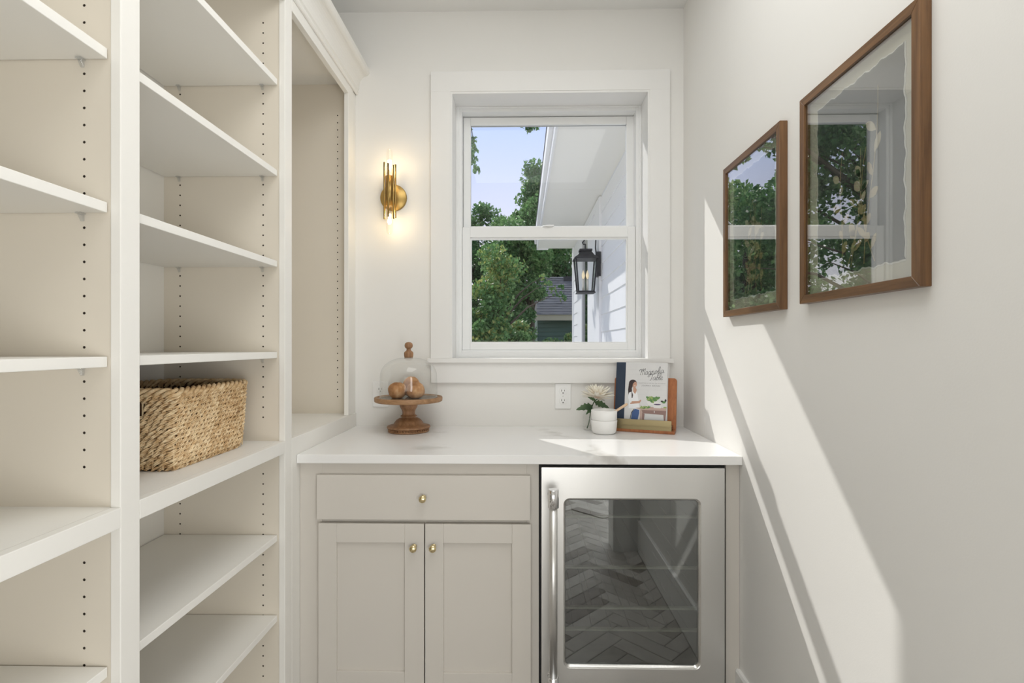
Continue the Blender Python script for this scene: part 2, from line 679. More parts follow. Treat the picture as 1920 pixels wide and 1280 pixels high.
# lower sash
Y0, Y1 = 2.486, 2.514
gx0, _ = P_Y(881.5, 0, Y0)
gx1, _ = P_Y(1177, 0, Y0)
_, lz0 = P_Y(1030, 643, Y0)
_, lz1 = P_Y(1030, 444.5, Y0)
_, mz1 = P_Y(1030, 425, Y0)
ls = ring(MB(), gx0, gx1, lz0, lz1, fx0 + 0.001, fx1 - 0.001, fz0 + 0.001, mz1, Y0, Y1).build('lower_sash', M['vinyl'], win, 0.002)
ring(MB(), gx0 + 0.006, gx1 - 0.006, lz0 + 0.006, lz1 - 0.009, gx0, gx1, lz0, lz1, Y0 + 0.008, Y1 - 0.003).build('glazing_bead', M['vinyl'], ls)
MB().box(gx0 + 0.004, gx1 - 0.004, 2.500, 2.503, lz0 + 0.004, lz1 - 0.005).build('glass_pane', M['glass'], ls)
lk = MB()
lx = P_Y(1027, 0, Y0)[0]
lk.lathe([(0.030, 0.0), (0.030, 0.003), (0.024, 0.006), (0.001, 0.008)], (lx, 2.503, mz1), 20)
lk.box(lx - 0.008, lx + 0.03, 2.492, 2.500, mz1 + 0.006, mz1 + 0.011)
lk.build('sash_lock', M['vinyl'], ls)
# upper sash
Y0, Y1 = 2.528, 2.556
ux0, _ = P_Y(869, 0, Y0)
ux1, _ = P_Y(1188.5, 0, Y0)
hx0, _ = P_Y(882.5, 0, Y0)
hx1, _ = P_Y(1174.5, 0, Y0)
_, uz1 = P_Y(1030, 219, Y0)
_, uz0 = P_Y(1030, 432, Y0)
_, hz1 = P_Y(1030, 233.5, Y0)
us = ring(MB(), hx0, hx1, uz0 + 0.022, hz1, ux0, ux1, uz0 - 0.02, uz1, Y0, Y1).build('upper_sash', M['vinyl'], win, 0.002)
MB().box(hx0 - 0.004, hx1 + 0.004, 2.540, 2.543, uz0 + 0.018, hz1 + 0.004).build('glass_pane', M['glass'], us)
ring(MB(), hx0 - 0.0, hx1 + 0.0, uz0 + 0.022, hz1 - 0.0, hx0 - 0.004, hx1 + 0.004, uz0 + 0.018, hz1 + 0.004, 2.5435, 2.548).build('gasket', M['slot'], us)

# ------------------------------------------------------------------ built-in bookcase
XF = -0.749
XB = -1.138
S0, S1a, S1b, S2a, S2b, S3a, S3b = 0.365, 0.965, 1.0145, 1.644, 1.694, 2.25, 2.312
bk = thing('built_in_bookcase', (XF, 1.36, 0.0), 'tall pale open bookcase of three bays with adjustable shelves built against the side wall', 'bookcase')
ZF1, ZF0 = H - 0.303, H - 0.341
ZR = H + 1.088
ZT = H + 1.158
DECK = 0.115


def stile(y0, y1, z0=0.0, z1=ZT):
    MB().box(XF - 0.0195, XF, y0, y1, z0, z1).build('stile', M['case'], bk, 0.0015)


stile(S0, S0 + 0.05)
stile(S1a, S1b)
stile(S2a, S2b)
stile(S3a, S3b, ZF1)
MB().box(XF - 0.03, XF - 0.004, S3b, YB, 0, ZT).build('scribe_strip', M['case'], bk, 0.001)
for y0, y1 in ((S0 + 0.05, S1a), (S1b, S2a), (S2b, S3a)):
    MB().box(XF - 0.0195, XF, y0, y1, ZR, ZT).build('top_rail', M['case'], bk, 0.0012)
for y0, y1 in ((S0 + 0.05, S1a), (S1b, S2a)):
    MB().box(XF - 0.0195, XF, y0, y1, ZF0, ZF1).build('middle_rail', M['case'], bk, 0.0012)
    MB().box(XF - 0.0195, XF, y0, y1, 0, DECK).build('bottom_rail', M['case'], bk, 0.0012)
MB().box(XF - 0.0195, XF, S2b, S3a, 0, ZF1).build('apron_panel', M['case'], bk, 0.0012)
MB().box(XF - 0.0195, XF, S3a, YB, 0, ZF1 - 0.0005).build('apron_panel', M['case'], bk, 0.0012)
MB().box(XB - 0.012, XB, S0, 2.335, 0, ZT).build('back_panel', M['case'], bk)


def drilled(yf, y1, z0, z1, cols, zs):
    """a side panel whose near face (y = yf) carries real shelf pin holes"""
    mb = MB()
    x0, x1 = XB, XF - 0.0195
    R, D, P = 0.0027, 0.009, 0.032
    hw = 0.012
    xs = [x0]
    for c in sorted(cols):
        xs += [c - hw, c + hw]
    xs.append(x1)
    hz = list(zs)
    zlo, zhi = hz[0] - P / 2, hz[-1] + P / 2
    f = lambda x, z, d=0.0: (x, yf + d, z)
    for i in range(0, len(xs), 2):
        mb.add([f(xs[i], z0), f(xs[i + 1], z0), f(xs[i + 1], z1), f(xs[i], z1)], [(0, 1, 2, 3)])
    for c in cols:
        mb.add([f(c - hw, z0), f(c + hw, z0), f(c + hw, zlo), f(c - hw, zlo)], [(0, 1, 2, 3)])
        mb.add([f(c - hw, zhi), f(c + hw, zhi), f(c + hw, z1), f(c - hw, z1)], [(0, 1, 2, 3)])
        for z in hz:
            h2 = P / 2
            rect = [(hw, 0), (hw, h2), (0, h2), (-hw, h2), (-hw, 0), (-hw, -h2), (0, -h2), (hw, -h2)]
            octo = [(R * math.cos(k * PI / 4), R * math.sin(k * PI / 4)) for k in range(8)]
            vs = [f(c + a, z + q) for a, q in rect] + [f(c + a, z + q) for a, q in octo]
            mb.add(vs, [(k, (k + 1) % 8, 8 + (k + 1) % 8, 8 + k) for k in range(8)])
            vs = [f(c + a, z + q) for a, q in octo] + [f(c + a, z + q, D) for a, q in octo]
            mb.add(vs, [(k, (k + 1) % 8, 8 + (k + 1) % 8, 8 + k) for k in range(8)] + [tuple(range(8, 16))], 1)
    # back, edges
    mb.add([f(x0, z0), f(x1, z0), f(x1, z1), f(x0, z1), (x0, y1, z0), (x1, y1, z0), (x1, y1, z1), (x0, y1, z1)],
           [(4, 5, 6, 7), (0, 1, 5, 4), (1, 2, 6, 5), (2, 3, 7, 6), (3, 0, 4, 7)])
    return mb


HC = (-0.8198, -1.086)
hz_up = [ZF1 + 0.075 + 0.032 * i for i in range(40)]
hz_lo = [DECK + 0.10 + 0.032 * i for i in range(22)]


def side(yf, y1, z0=0.0):
    zs = (hz_lo if z0 < 0.5 else []) + []
    lower = None
    if z0 < 0.5:
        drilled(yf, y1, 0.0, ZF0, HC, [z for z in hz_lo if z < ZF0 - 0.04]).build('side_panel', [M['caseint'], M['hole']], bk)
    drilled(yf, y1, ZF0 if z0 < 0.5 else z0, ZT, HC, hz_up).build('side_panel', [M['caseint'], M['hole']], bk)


side(S1a + 0.002, S1b - 0.002)
side(S2a + 0.002, S2b - 0.002)
side(2.316, 2.335, ZF1)
MB().box(XB, XF - 0.0195, S0 + 0.004, S0 + 0.03, 0, ZT).build('end_panel', M['case'], bk)
MB().box(XB, XF, S0, YB, ZT, ZT + 0.02).build('top_panel', M['case'], bk)
for y0, y1 in ((S0 + 0.03, S1a + 0.002), (S1b - 0.002, S2a + 0.002), (S2b - 0.002, 2.316)):
    MB().box(XB, XF - 0.0195, y0, y1, ZF1 - 0.02, ZF1).build('fixed_shelf', M['case'], bk)
for y0, y1 in ((S0 + 0.03, S1a + 0.002), (S1b - 0.002, S2a + 0.002)):
    MB().box(XB, XF - 0.0195, y0, y1, DECK - 0.02, DECK).build('fixed_shelf', M['case'], bk)
TH = 0.0195
SHB = {'a': 0.8210, 'b': 0.5337, 'c': 0.2470, 'd': -0.0407, 'e': -0.619, 'f': -0.872}
for y0, y1, keys in ((S0 + 0.034, S1a - 0.0005, 'bcde'), (S1b + 0.001, S2a - 0.0005, 'abcdef')):
    for k in keys:
        z = H + SHB[k]
        sh = MB().box(XB + 0.003, -0.7735, y0, y1, z, z + TH).build('adjustable_shelf', M['case'], bk, 0.0012)
        for cx in HC:
            p = MB()
            p.box(cx - 0.006, cx + 0.006, y1 - 0.012, y1 - 0.0003, z - 0.004, z - 0.0003)
            p.prism([(y1 - 0.0003, z - 0.004), (y1 - 0.010, z - 0.004), (y1 - 0.003, z - 0.016), (y1 - 0.0003, z - 0.016)], cx - 0.0035, cx + 0.0035,
                    lambda a, q, h: (h, a, q))
            p.build('shelf_pin', M['clip'], sh, 0.0007, seg=1)
# crown moulding along the top
prof = [(0.0005, 1.128), (0.006, 1.130), (0.009, 1.134), (0.009, 1.144), (0.006, 1.147), (0.010, 1.151)]
for i in range(9):
    t = i / 8
    prof.append((0.012 + 0.036 * (1 - math.cos(t * PI / 2)), 1.153 + 0.062 * math.sin(t * PI / 2)))
prof += [(0.054, 1.218), (0.0595, 1.224), (0.0595, 1.245), (-0.03, 1.245), (-0.03, 1.1785), (0.0005, 1.1785)]
MB().prism([(XF + a, H + z) for a, z in prof], S0, YB, lambda a, z, h: (a, h, z)).build('crown_moulding', M['case'], bk, 0.0008, seg=1)

# ------------------------------------------------------------------ worktop, base cabinet, wine fridge
ZC = H - 0.363
ZU = ZC - 0.029
ct = MB().box(XF + 0.0005, XR - 0.0005, 1.728, 2.3565, ZU, ZC).build('worktop', M['quartz'], None, 0.002, (0, 2.0, ZU))
tag(ct, 'white veined quartz worktop under the window', 'worktop')

YD, YFc = 1.733, 1.753
bc = thing('base_cabinet', (-0.35, YFc, 0.0), 'greige base cabinet with one drawer above two shaker doors', 'cabinet')
xa = XF + 0.0005
dl, _ = P_Y(562, 0, YFc)
drx0, drz1 = P_Y(593.5, 890.5, YD)
drx1, drz0 = P_Y(994.5, 976, YD)
d1x0, dz1 = P_Y(596.5, 981, YD)
d1x1, _ = P_Y(795, 0, YD)
d2x0, _ = P_Y(797, 0, YD)
d2x1, _ = P_Y(995.5, 0, YD)
_, dz0 = P_Y(796, 1298, YD)
fxR, _ = P_Y(1010.5, 0, YFc)
body = MB()
body.box(xa, drx0 + 0.012, YFc, YFc + 0.02, 0.10, ZU - 0.0005)
body.box(drx1 - 0.012, fxR, YFc, YFc + 0.02, 0.10, ZU - 0.0005)
body.box(drx0 + 0.012, drx1 - 0.012, YFc, YFc + 0.02, drz1 - 0.012, ZU - 0.0005)
body.box(drx0 + 0.012, drx1 - 0.012, YFc + 0.002, YFc + 0.02, dz1 - 0.014, drz0 + 0.014)
body.box(drx0 + 0.012, drx1 - 0.012, YFc, YFc + 0.02, 0.10, dz0 + 0.02)
body.build('face_frame', M['cab'], bc, 0.001)
cb = MB()
cb.box(xa, xa + 0.018, YFc + 0.02, 2.34, 0.10, ZU - 0.001)
cb.box(fxR - 0.018, fxR, YFc + 0.02, 2.34, 0.10, ZU - 0.001)
cb.box(xa, fxR, YFc + 0.02, 2.34, 0.10, 0.118)
cb.box(xa, fxR, 2.32, 2.34, 0.118, ZU - 0.001)
cb.build('carcass', M['cab'], bc)
MB().box(xa, fxR, YFc + 0.06, YFc + 0.075, 0, 0.10).build('toe_kick', M['cab'], bc)


def knob(px, py, par):
    x, z = P_Y(px, py, YD - 0.02)
    MB().lathe([(0.009, 0.0), (0.009, -0.002), (0.0045, -0.004), (0.0045, -0.013), (0.009, -0.016), (0.0122, -0.020), (0.0122, -0.024),
                (0.0095, -0.0275), (0.004, -0.0292), (0.0001, -0.0295)], (x, YD, z), 24, axis='y').build('knob', M['brass'], par)


dr = MB().box(drx0, drx1, YD, YFc - 0.001, drz0, drz1).build('drawer', M['cab'], bc, 0.0015)
knob(792, 935.5, dr)


def shaker(x0, x1, ix0, ix1, iz0, iz1, kp):
    mb = MB()
    ring(mb, ix0, ix1, iz0, iz1, x0, x1, dz0, dz1, YD, YFc - 0.001)
    d = mb.build('door', M['cab'], bc, 0.0012)
    MB().box(ix0 - 0.004, ix1 + 0.004, YD + 0.010, YD + 0.016, iz0 - 0.004, iz1 + 0.004).build('door_panel', M['cab'], d)
    knob(*kp, d)


a0, t0 = P_Y(630.8, 1016.5, YD)
a1, b0 = P_Y(758.5, 1259.5, YD)
shaker(d1x0, d1x1, a0, a1, b0, t0, (774.3, 1028.5))
a2, t0 = P_Y(831.3, 1018, YD)
a3, b0 = P_Y(960, 1263, YD)
shaker(d2x0, d2x1, a2, a3, b0, t0, (811, 1028.5))

fpx0, _ = P_Y(1360.8, 0, YFc)
fp = MB().box(fpx0, XR - 0.0005, YFc, 2.3, 0.0, ZU - 0.0005).build('filler_panel', M['cab'], None, 0.001, (fpx0, YFc, 0))
tag(fp, 'narrow greige filler panel between the wine fridge and the picture wall', 'panel')

YFD = 1.731          # front of the fridge door
wfg = thing('wine_fridge', (0.39, YFD, 0.0), 'stainless steel wine fridge with a smoked glass door under the worktop', 'fridge')
rx0, rz1 = P_Y(1015.2, 876.3, YFD)
rx1, _ = P_Y(1359, 0, YFD)
rz0 = 0.105
ox0, oz1 = P_Y(1057, 934, YFD)
ox1, oz0 = P_Y(1314.5, 1255, YFD)


def rrect(x0, x1, z0, z1, r, n=6):
    pts = []
    for cx, cz, a in ((x1 - r, z1 - r, 0), (x0 + r, z1 - r, 1), (x0 + r, z0 + r, 2), (x1 - r, z0 + r, 3)):
        for i in range(n + 1):
            t = (a + i / n) * PI / 2
            pts.append((cx + r * math.cos(t), cz + r * math.sin(t)))
    return pts


def loops(mb, seq, mi=0, smooth=False):
    """skin a row of closed loops of equal length"""
    n = len(seq[0])
    vs = [p for l in seq for p in l]
    fs = [(i * n + k, i * n + (k + 1) % n, (i + 1) * n + (k + 1) % n, (i + 1) * n + k) for i in range(len(seq) - 1) for k in range(n)]
    mb.add(vs, fs, mi, smooth)


inner = rrect(ox0, ox1, oz0, oz1, 0.020)
outer = []
for x, z in inner:
    cxm, czm = (ox0 + ox1) / 2, (oz0 + oz1) / 2
    outer.append((x, z))
# outer rectangle sampled with the same count: push each inner point to the nearest edge
n6 = 7
outer = []
for ci, (ex, ez) in enumerate(((rx1, rz1), (rx0, rz1), (rx0, rz0), (rx1, rz0))):
    for i in range(n6):
        px_, pz_ = inner[ci * n6 + i]
        first = i < n6 // 2
        if i == n6 // 2:
            outer.append((ex, ez))
        elif (first and ci in (0, 2)) or (not first and ci in (1, 3)):
            outer.append((ex, pz_))
        else:
            outer.append((px_, ez))
d = MB()
loops(d, [[(x, YFD + 0.03, z) for x, z in outer], [(x, YFD, z) for x, z in outer], [(x, YFD, z) for x, z in inner], [(x, YFD + 0.006, z) for x, z in inner]])
dfr = d.build('door_frame', M['steel'], wfg, 0.0008, seg=1)
d = MB()
in2 = rrect(ox0 + 0.0065, ox1 - 0.0075, oz0 + 0.0075, oz1 - 0.0075, 0.014)
loops(d, [[(x, YFD + 0.0005, z) for x, z in inner], [(x, YFD + 0.002, z) for x, z in rrect(ox0 + 0.003, ox1 - 0.003, oz0 + 0.003, oz1 - 0.003, 0.018)],
          [(x, YFD + 0.010, z) for x, z in in2], [(x, YFD + 0.02, z) for x, z in in2]], 0, True)
d.build('bezel', plain('polished steel', (0.72, 0.715, 0.70), 0.18, 1.0), dfr)
d = MB()
d.prism(in2, YFD + 0.011, YFD + 0.015, lambda a, z, h: (a, h, z))
d.build('glass_pane', M['tint'], dfr)
g = MB()
gx0_, gz1_ = P_Y(1011.5, 871.5, YFc)
gx1_, _ = P_Y(1360.8, 0, YFc)
g.box(gx0_, gx1_, YFD + 0.032, YFc + 0.05, rz0, ZU - 0.001)
gk = MB()
ring(gk, ox0 - 0.01, ox1 + 0.01, oz0 - 0.01, oz1 + 0.01, gx0_ + 0.0005, gx1_ - 0.0005, 0.09, ZU - 0.001, YFD + 0.0305, YFc + 0.03)
gk.build('gasket', M['dark'], wfg)
bx = MB()
bx0, bx1 = gx0_ + 0.002, gx1_ - 0.002
inm = plain('fridge liner', (0.02, 0.021, 0.023), 0.7)
bx.box(bx0, bx0 + 0.03, YFc + 0.031, 2.31, 0.09, ZU - 0.004)
bx.box(bx1 - 0.03, bx1, YFc + 0.031, 2.31, 0.09, ZU - 0.004)
bx.box(bx0 + 0.03, bx1 - 0.03, YFc + 0.031, 2.31, 0.09, 0.12)
bx.box(bx0 + 0.03, bx1 - 0.03, YFc + 0.031, 2.31, ZU - 0.03, ZU - 0.004)
bx.box(bx0 + 0.03, bx1 - 0.03, 2.28, 2.31, 0.12, ZU - 0.03)
bx.build('cabinet_body', inm, wfg)
MB().box(bx0, bx1, YFc + 0.03, YFc + 0.07, 0.0, 0.088).build('kick_grille', M['dark'], wfg)
for py in (969, 1064.8, 1140.7, 1181.5):
    YS = 1.772
    _, z = P_Y(1180, py, YS)
    s = MB().box(bx0 + 0.032, bx1 - 0.032, YS, YS + 0.014, z - 0.0036, z + 0.0036).build('shelf_front', M['fridgewood'], wfg, 0.001)
    r = MB()
    for i in range(9):
        x = bx0 + 0.05 + i * (bx1 - bx0 - 0.10) / 8
        r.tube([(x, YS + 0.014, z), (x, 2.27, z)], 0.0025, 5)
    r.build('shelf_rack', plain('rack wire', (0.03, 0.03, 0.03), 0.5, 0.0), s)
hY = 1.672
hx, hz1 = P_Y(1037.6, 917, hY)
_, hzc = P_Y(1037, 952, hY)
_, hzb = P_Y(1037, 1268, hY)
_, hz0_ = P_Y(1037, 1303, hY)
hd = MB().lathe([(0.0128, hzb - 0.01), (0.0128, hzc + 0.01)], (hx, hY, 0), 24).build('handle', M['steel'], wfg)
for za, zb in ((hzc, hz1), (hz0_, hzb)):
    MB().lathe([(0.0150, za), (0.0172, za + 0.0015), (0.0172, zb - 0.002), (0.0150, zb)], (hx, hY, 0), 28).build('handle_cap', M['chrome'], hd)
    zm = (za + zb) / 2
    MB().lathe([(0.0105, hY + 0.012), (0.0105, YFD - 0.004), (0.016, YFD - 0.003), (0.016, YFD + 0.001)], (hx, 0, zm), 20, axis='y').build('handle_post', M['chrome'], hd)

# ------------------------------------------------------------------ pictures
deck_white = paint('deckle paper', (0.84, 0.83, 0.79), 0.9, 200, 0.3, 0.03)
mat_cream = paint('cream mat board', (0.62, 0.585, 0.48), 0.9, 160, 0.2, 0.05)
art_dark = paint('dark art paper', (0.038, 0.044, 0.043), 0.8, 200, 0.2, 0.1)
pressed = paint('dried plant', (0.42, 0.33, 0.17), 0.8, 60, 0.2, 0.2)
pressed2 = paint('dried pale petal', (0.55, 0.48, 0.34), 0.8, 60, 0.2, 0.2)


def picture(y0, y1, z0, z1, label, seed):
    r_ = random.Random(seed)
    t = thing('picture_frame', (XR, (y0 + y1) / 2, z0), label, 'picture', 'pressed plant pictures on the wall')
    xf, xw, fw = 0.6985, XR, 0.0205
    ax = lambda a, z, h: (h, a, z)
    MB().prism([(y0, z0), (y0, z1), (y0 + fw, z1 - fw), (y0 + fw, z0 + fw)], xf, xw, ax).build('frame_rail', M['walnut_v'], t, 0.0008, seg=1)
    MB().prism([(y1, z0), (y1, z1), (y1 - fw, z1 - fw), (y1 - fw, z0 + fw)], xf, xw, ax).build('frame_rail', M['walnut_v'], t, 0.0008, seg=1)
    MB().prism([(y0, z0), (y1, z0), (y1 - fw, z0 + fw), (y0 + fw, z0 + fw)], xf, xw, ax).build('frame_rail', M['walnut_h'], t, 0.0008, seg=1)
    MB().prism([(y0, z1), (y1, z1), (y1 - fw, z1 - fw), (y0 + fw, z1 - fw)], xf, xw, ax).build('frame_rail', M['walnut_h'], t, 0.0008, seg=1)
    i0, i1, k0, k1 = y0 + fw, y1 - fw, z0 + fw, z1 - fw
    MB().box(0.7145, 0.7185, i0, i1, k0, k1).build('mat_board', mat_cream, t)
    # torn edged sheet: pale paper rim, dark painted field
    s0, s1, q0, q1 = y0 + 0.054, y1 - 0.054, z0 + 0.054, z1 - 0.048

    def wavy(inset):
        pts = []
        n = 46
        for a, b_, ln in (((s0, q0), (s1, q0), 0), ((s1, q0), (s1, q1), 1), ((s1, q1), (s0, q1), 2), ((s0, q1), (s0, q0), 3)):
            for i in range(n):
                f = i / n
                x, z = a[0] + (b_[0] - a[0]) * f, a[1] + (b_[1] - a[1]) * f
                env = min(1, 6 * f, 6 * (1 - f))
                wv = (0.0022 * math.sin(f * 31 + ln * 2 + seed) + 0.0014 * math.sin(f * 77 + ln)) * env
                dx, dz = ((0, 1), (-1, 0), (0, -1), (1, 0))[ln]
                dx2 = inset
                x += dx * (wv + dx2)
                z += dz * (wv + dx2)
                x = min(max(x, s0 - 0.004 + inset), s1 + 0.004 - inset)
                z = min(max(z, q0 - 0.004 + inset), q1 + 0.004 - inset)
                pts.append((x, z))
        return pts
    MB().prism(wavy(0.0), 0.7132, 0.7143, ax).build('torn_paper', deck_white, t)
    MB().prism(wavy(0.0032), 0.7124, 0.7132, ax).build('dark_sheet', art_dark, t)
    # pressed plants
    for si in range(5):
        yb = s0 + (0.30 + 0.1 * si + r_.uniform(-.03, .03)) * (s1 - s0)
        lean = r_.uniform(-0.07, 0.07)
        hgt = (q1 - q0) * r_.uniform(0.45, 0.86)
        pts = [(0.7118, yb + lean * f + 0.008 * math.sin(f * 5 + si), q0 + 0.012 + hgt * f) for f in [i / 8 for i in range(9)]]
        st = MB().tube(pts, [0.0013 * (1 - 0.5 * i / 8) for i in range(9)], 5).build('pressed_stem', pressed, t)
        for li in range(6):
            f = 0.2 + 0.13 * li
            i = min(8, int(f * 8))
            b0 = Vector(pts[i])
            sg = 1 if li % 2 else -1
            ln, wd = r_.uniform(0.022, 0.042), r_.uniform(0.006, 0.011)
            an = r_.uniform(0.3, 1.1)
            dv = Vector((0, sg * math.sin(an), math.cos(an)))
            nv = Vector((0, dv.z, -dv.y))
            pl = [b0 + dv * ln * u + nv * wd * v for u, v in ((0, 0), (.3, .8), (.6, 1), (.85, .6), (1, 0), (.85, -.6), (.6, -1), (.3, -.8))]
            m_ = MB()
            m_.prism([(p.y, p.z) for p in pl], 0.7110 - 0.0003 * li, 0.7116 - 0.0003 * li, ax)
            m_.build('pressed_leaf', pressed2 if li > 3 else pressed, st)
    MB().box(0.7035, 0.7055, i0, i1, k0, k1).build('glazing', M['picglass'], t)


picture(1.437, 1.839, H + 0.0975, H + 0.6095, 'wood framed pressed plant picture, the one closer to the window', 3)
picture(0.936, 1.336, H + 0.1035, H + 0.6150, 'wood framed pressed plant picture, the one farther from the window', 8)

# ------------------------------------------------------------------ sconce
scx, scz = P_Y(738.5, 371.5, 2.355)
sc_ = thing('wall_sconce', (scx, YB, scz), 'brass wall sconce of bundled rods with two lit tube bulbs', 'lamp')
MB().lathe([(0.0595, 0.0), (0.0595, -0.010), (0.0570, -0.013), (0.001, -0.0135)], (scx, YB - 0.0003, scz), 48, axis='y').build('backplate', M['oldbrass'], sc_)
YT = 2.27
tx, tz = P_Y(730.5, 359, YT)
MB().tube([(scx - 0.004, YB - 0.01, tz - 0.005), (tx, YT + 0.02, tz)], 0.009, 12).build('arm', M['oldbrass'], sc_)
MB().lathe([(0.0165, -0.064), (0.0172, -0.064), (0.0172, 0.066), (0.0165, 0.066)], (tx, YT, tz), 24).build('socket_tube', M['oldbrass'], sc_)
for i in range(7):
    th = 2 * PI * i / 7 + 0.25
    rx_, ry_ = tx + 0.0245 * math.cos(th), YT + 0.0245 * math.sin(th)
    sh = 0.006 * math.sin(th * 2)
    MB().lathe([(0.0001, -0.116 + sh), (0.0042, -0.116 + sh), (0.0042, 0.116 + sh), (0.0001, 0.116 + sh)], (rx_, ry_, tz), 12).build('brass_rod', M['oldbrass'], sc_)
fil = plain('glowing filament', (1, 0.9, 0.7), 0.5, 0, emit=(1.0, 0.80, 0.50), estr=40.0)
for sg in (1, -1):
    prof = [(0.0125, sg * 0.062), (0.0145, sg * 0.075), (0.0150, sg * 0.09), (0.0150, sg * 0.160), (0.0135, sg * 0.174), (0.0085, sg * 0.184), (0.0001, sg * 0.188)]
    bl = MB().lathe(prof, (tx, YT, tz), 20).build('bulb', M['bulbglass'], sc_)
    fm = MB()
    for k in range(4):
        th = k * PI / 2 + 0.4
        fm.tube([(tx + 0.005 * math.cos(th), YT + 0.005 * math.sin(th), tz + sg * 0.098), (tx + 0.0065 * math.cos(th), YT + 0.0065 * math.sin(th), tz + sg * 0.136)], 0.0011, 5)
    fm.build('filament', fil, bl)
    ld = bpy.data.lights.new('sconce_bulb_light', 'POINT')
    ld.energy = 0.30
    ld.color = (1.0, 0.74, 0.42)
    ld.shadow_soft_size = 0.012
    lo = bpy.data.objects.new('sconce_bulb_light', ld)
    COL.objects.link(lo)
    lo.location = (tx, YT, tz + sg * 0.125)

# ------------------------------------------------------------------ outlets
def outlet(px, py, label):
    x, z = P_Y(px, py, YB)
    t = thing('wall_outlet', (x, YB, z), label, 'outlet', 'duplex outlets on the window wall')
    MB().box(x - 0.036, x + 0.036, YB - 0.006, YB - 0.0003, z - 0.0575, z + 0.0575).build('cover_plate', M['plastic'], t, 0.003)
    for dz in (0.0215, -0.0215):
        r = MB()
        r.prism([(0.0172 * math.cos(a), max(-0.0135, min(0.0135, 0.0172 * math.sin(a)))) for a in [k * PI / 14 for k in range(28)]], YB - 0.0085, YB - 0.006,
                lambda a, q, h: (x + a, h, z + dz + q))
        rr = r.build('receptacle', M['plastic'], t, 0.0005, seg=1)
        s = MB()
        s.box(x - 0.0078, x - 0.0056, YB - 0.0089, YB - 0.0084, z + dz - 0.001, z + dz + 0.0078)
        s.box(x + 0.0056, x + 0.0074, YB - 0.0089, YB - 0.0084, z + dz + 0.000, z + dz + 0.0068)
        s.lathe([(0.0028, YB - 0.0089), (0.0028, YB - 0.0084)], (x, 0, z + dz - 0.0075), 10, axis='y')
        s.build('slots', M['slot'], rr)
    MB().lathe([(0.0001, YB - 0.0075), (0.003, YB - 0.007), (0.003, YB - 0.0058)], (x, 0, z), 12, axis='y').build('screw', M['plastic'], t)


outlet(1055.5, 742, 'white duplex outlet below the window beside the flower')
outlet(714, 739, 'white duplex outlet half hidden behind the cake stand')

# ------------------------------------------------------------------ cake stand, cloche, rolls
ckx, cky = -0.478, 2.203
cs = thing('cake_stand', (ckx, cky, ZC), 'turned wooden cake stand with a beaded foot on the worktop', 'cake stand')
prof = [(0.0001, 0.0005), (0.083, 0.0005), (0.085, 0.003), (0.086, 0.006)]
MB().lathe([(0.083, 0.0005), (0.086, 0.003), (0.0855, 0.006), (0.081, 0.007), (0.081, 0.015), (0.088, 0.0165), (0.0905, 0.020), (0.088, 0.025), (0.072, 0.029),
            (0.062, 0.033), (0.058, 0.041), (0.050, 0.050), (0.038, 0.057), (0.026, 0.061), (0.027, 0.063)], (ckx, cky, ZC), 48).build('foot', M['mango'], cs)
bd = MB()
for k in range(44):
    th = 2 * PI * k / 44
    bd.sphere((ckx + 0.0815 * math.cos(th), cky + 0.0815 * math.sin(th), ZC + 0.0110), 0.0048, 8)
tag(bd.build('bead_trim', M['mango'], cs), kind='stuff')
MB().lathe([(0.027, 0.062), (0.034, 0.064), (0.0345, 0.067), (0.029, 0.070), (0.0265, 0.074), (0.0265, 0.083), (0.029, 0.092), (0.034, 0.100), (0.037, 0.108),
            (0.037, 0.115), (0.033, 0.120), (0.036, 0.124), (0.040, 0.1265)], (ckx, cky, ZC), 40).build('stem', M['mango'], cs)
MB().lathe([(0.04, 0.1262), (0.136, 0.1262), (0.1405, 0.129), (0.1415, 0.136), (0.1415, 0.1435), (0.139, 0.1465), (0.1355, 0.1465), (0.133, 0.1425), (0.129, 0.1415), (0.0001, 0.1415)],
           (ckx, cky, ZC), 64).build('plate', M['mango_top'], cs)
cl = thing('glass_cloche', (ckx, cky, ZC + 0.1417), 'clear glass dome with a turned wooden knob over the bread rolls', 'cloche')
prof = [(0.1205, 0.1425), (0.1195, 0.146), (0.1185, 0.20), (0.1175, 0.235)]
for i in range(1, 15):
    t = i / 14 * PI / 2
    prof.append((0.022 + 0.0955 * math.cos(t), 0.235 + 0.075 * math.sin(t)))
prof += [(0.020, 0.3105), (0.0001, 0.3105)]
MB().lathe(prof, (ckx, cky, ZC), 64).build('dome', M['dome'], cl)
MB().lathe([(0.1175, 0.1425), (0.1213, 0.1425), (0.1213, 0.1455), (0.1175, 0.1455), (0.1175, 0.1425)], (ckx, cky, ZC), 64).build('rim', M['clearglass'], cl)
MB().lathe([(0.0001, 0.3110), (0.017, 0.3110), (0.0185, 0.315), (0.0195, 0.322), (0.0195, 0.331), (0.0165, 0.336), (0.0095, 0.341), (0.0085, 0.348), (0.0125, 0.3505),
            (0.0165, 0.356), (0.0172, 0.3635), (0.0150, 0.3705), (0.0085, 0.3755), (0.0001, 0.377)], (ckx, cky, ZC), 28).build('knob', M['mango'], cl)


def breadmat():
    m, n, b = newmat('baked crust')
    v = coords(n)
    t = noise(n, v, 22, 5, 0.6)
    n.links.new(ramp(n, t.outputs['Fac'], [(0.3, (0.27, 0.11, 0.035)), (0.5, (0.48, 0.25, 0.11)), (0.72, (0.72, 0.50, 0.29))]), b.inputs['Base Color'])
    setp(b, rough=0.75, spec=0.25)
    t2 = noise(n, v, 90, 3)
    bump(n, b, t2.outputs['Fac'], 0.4, 0.002)
    return m


bread = breadmat()


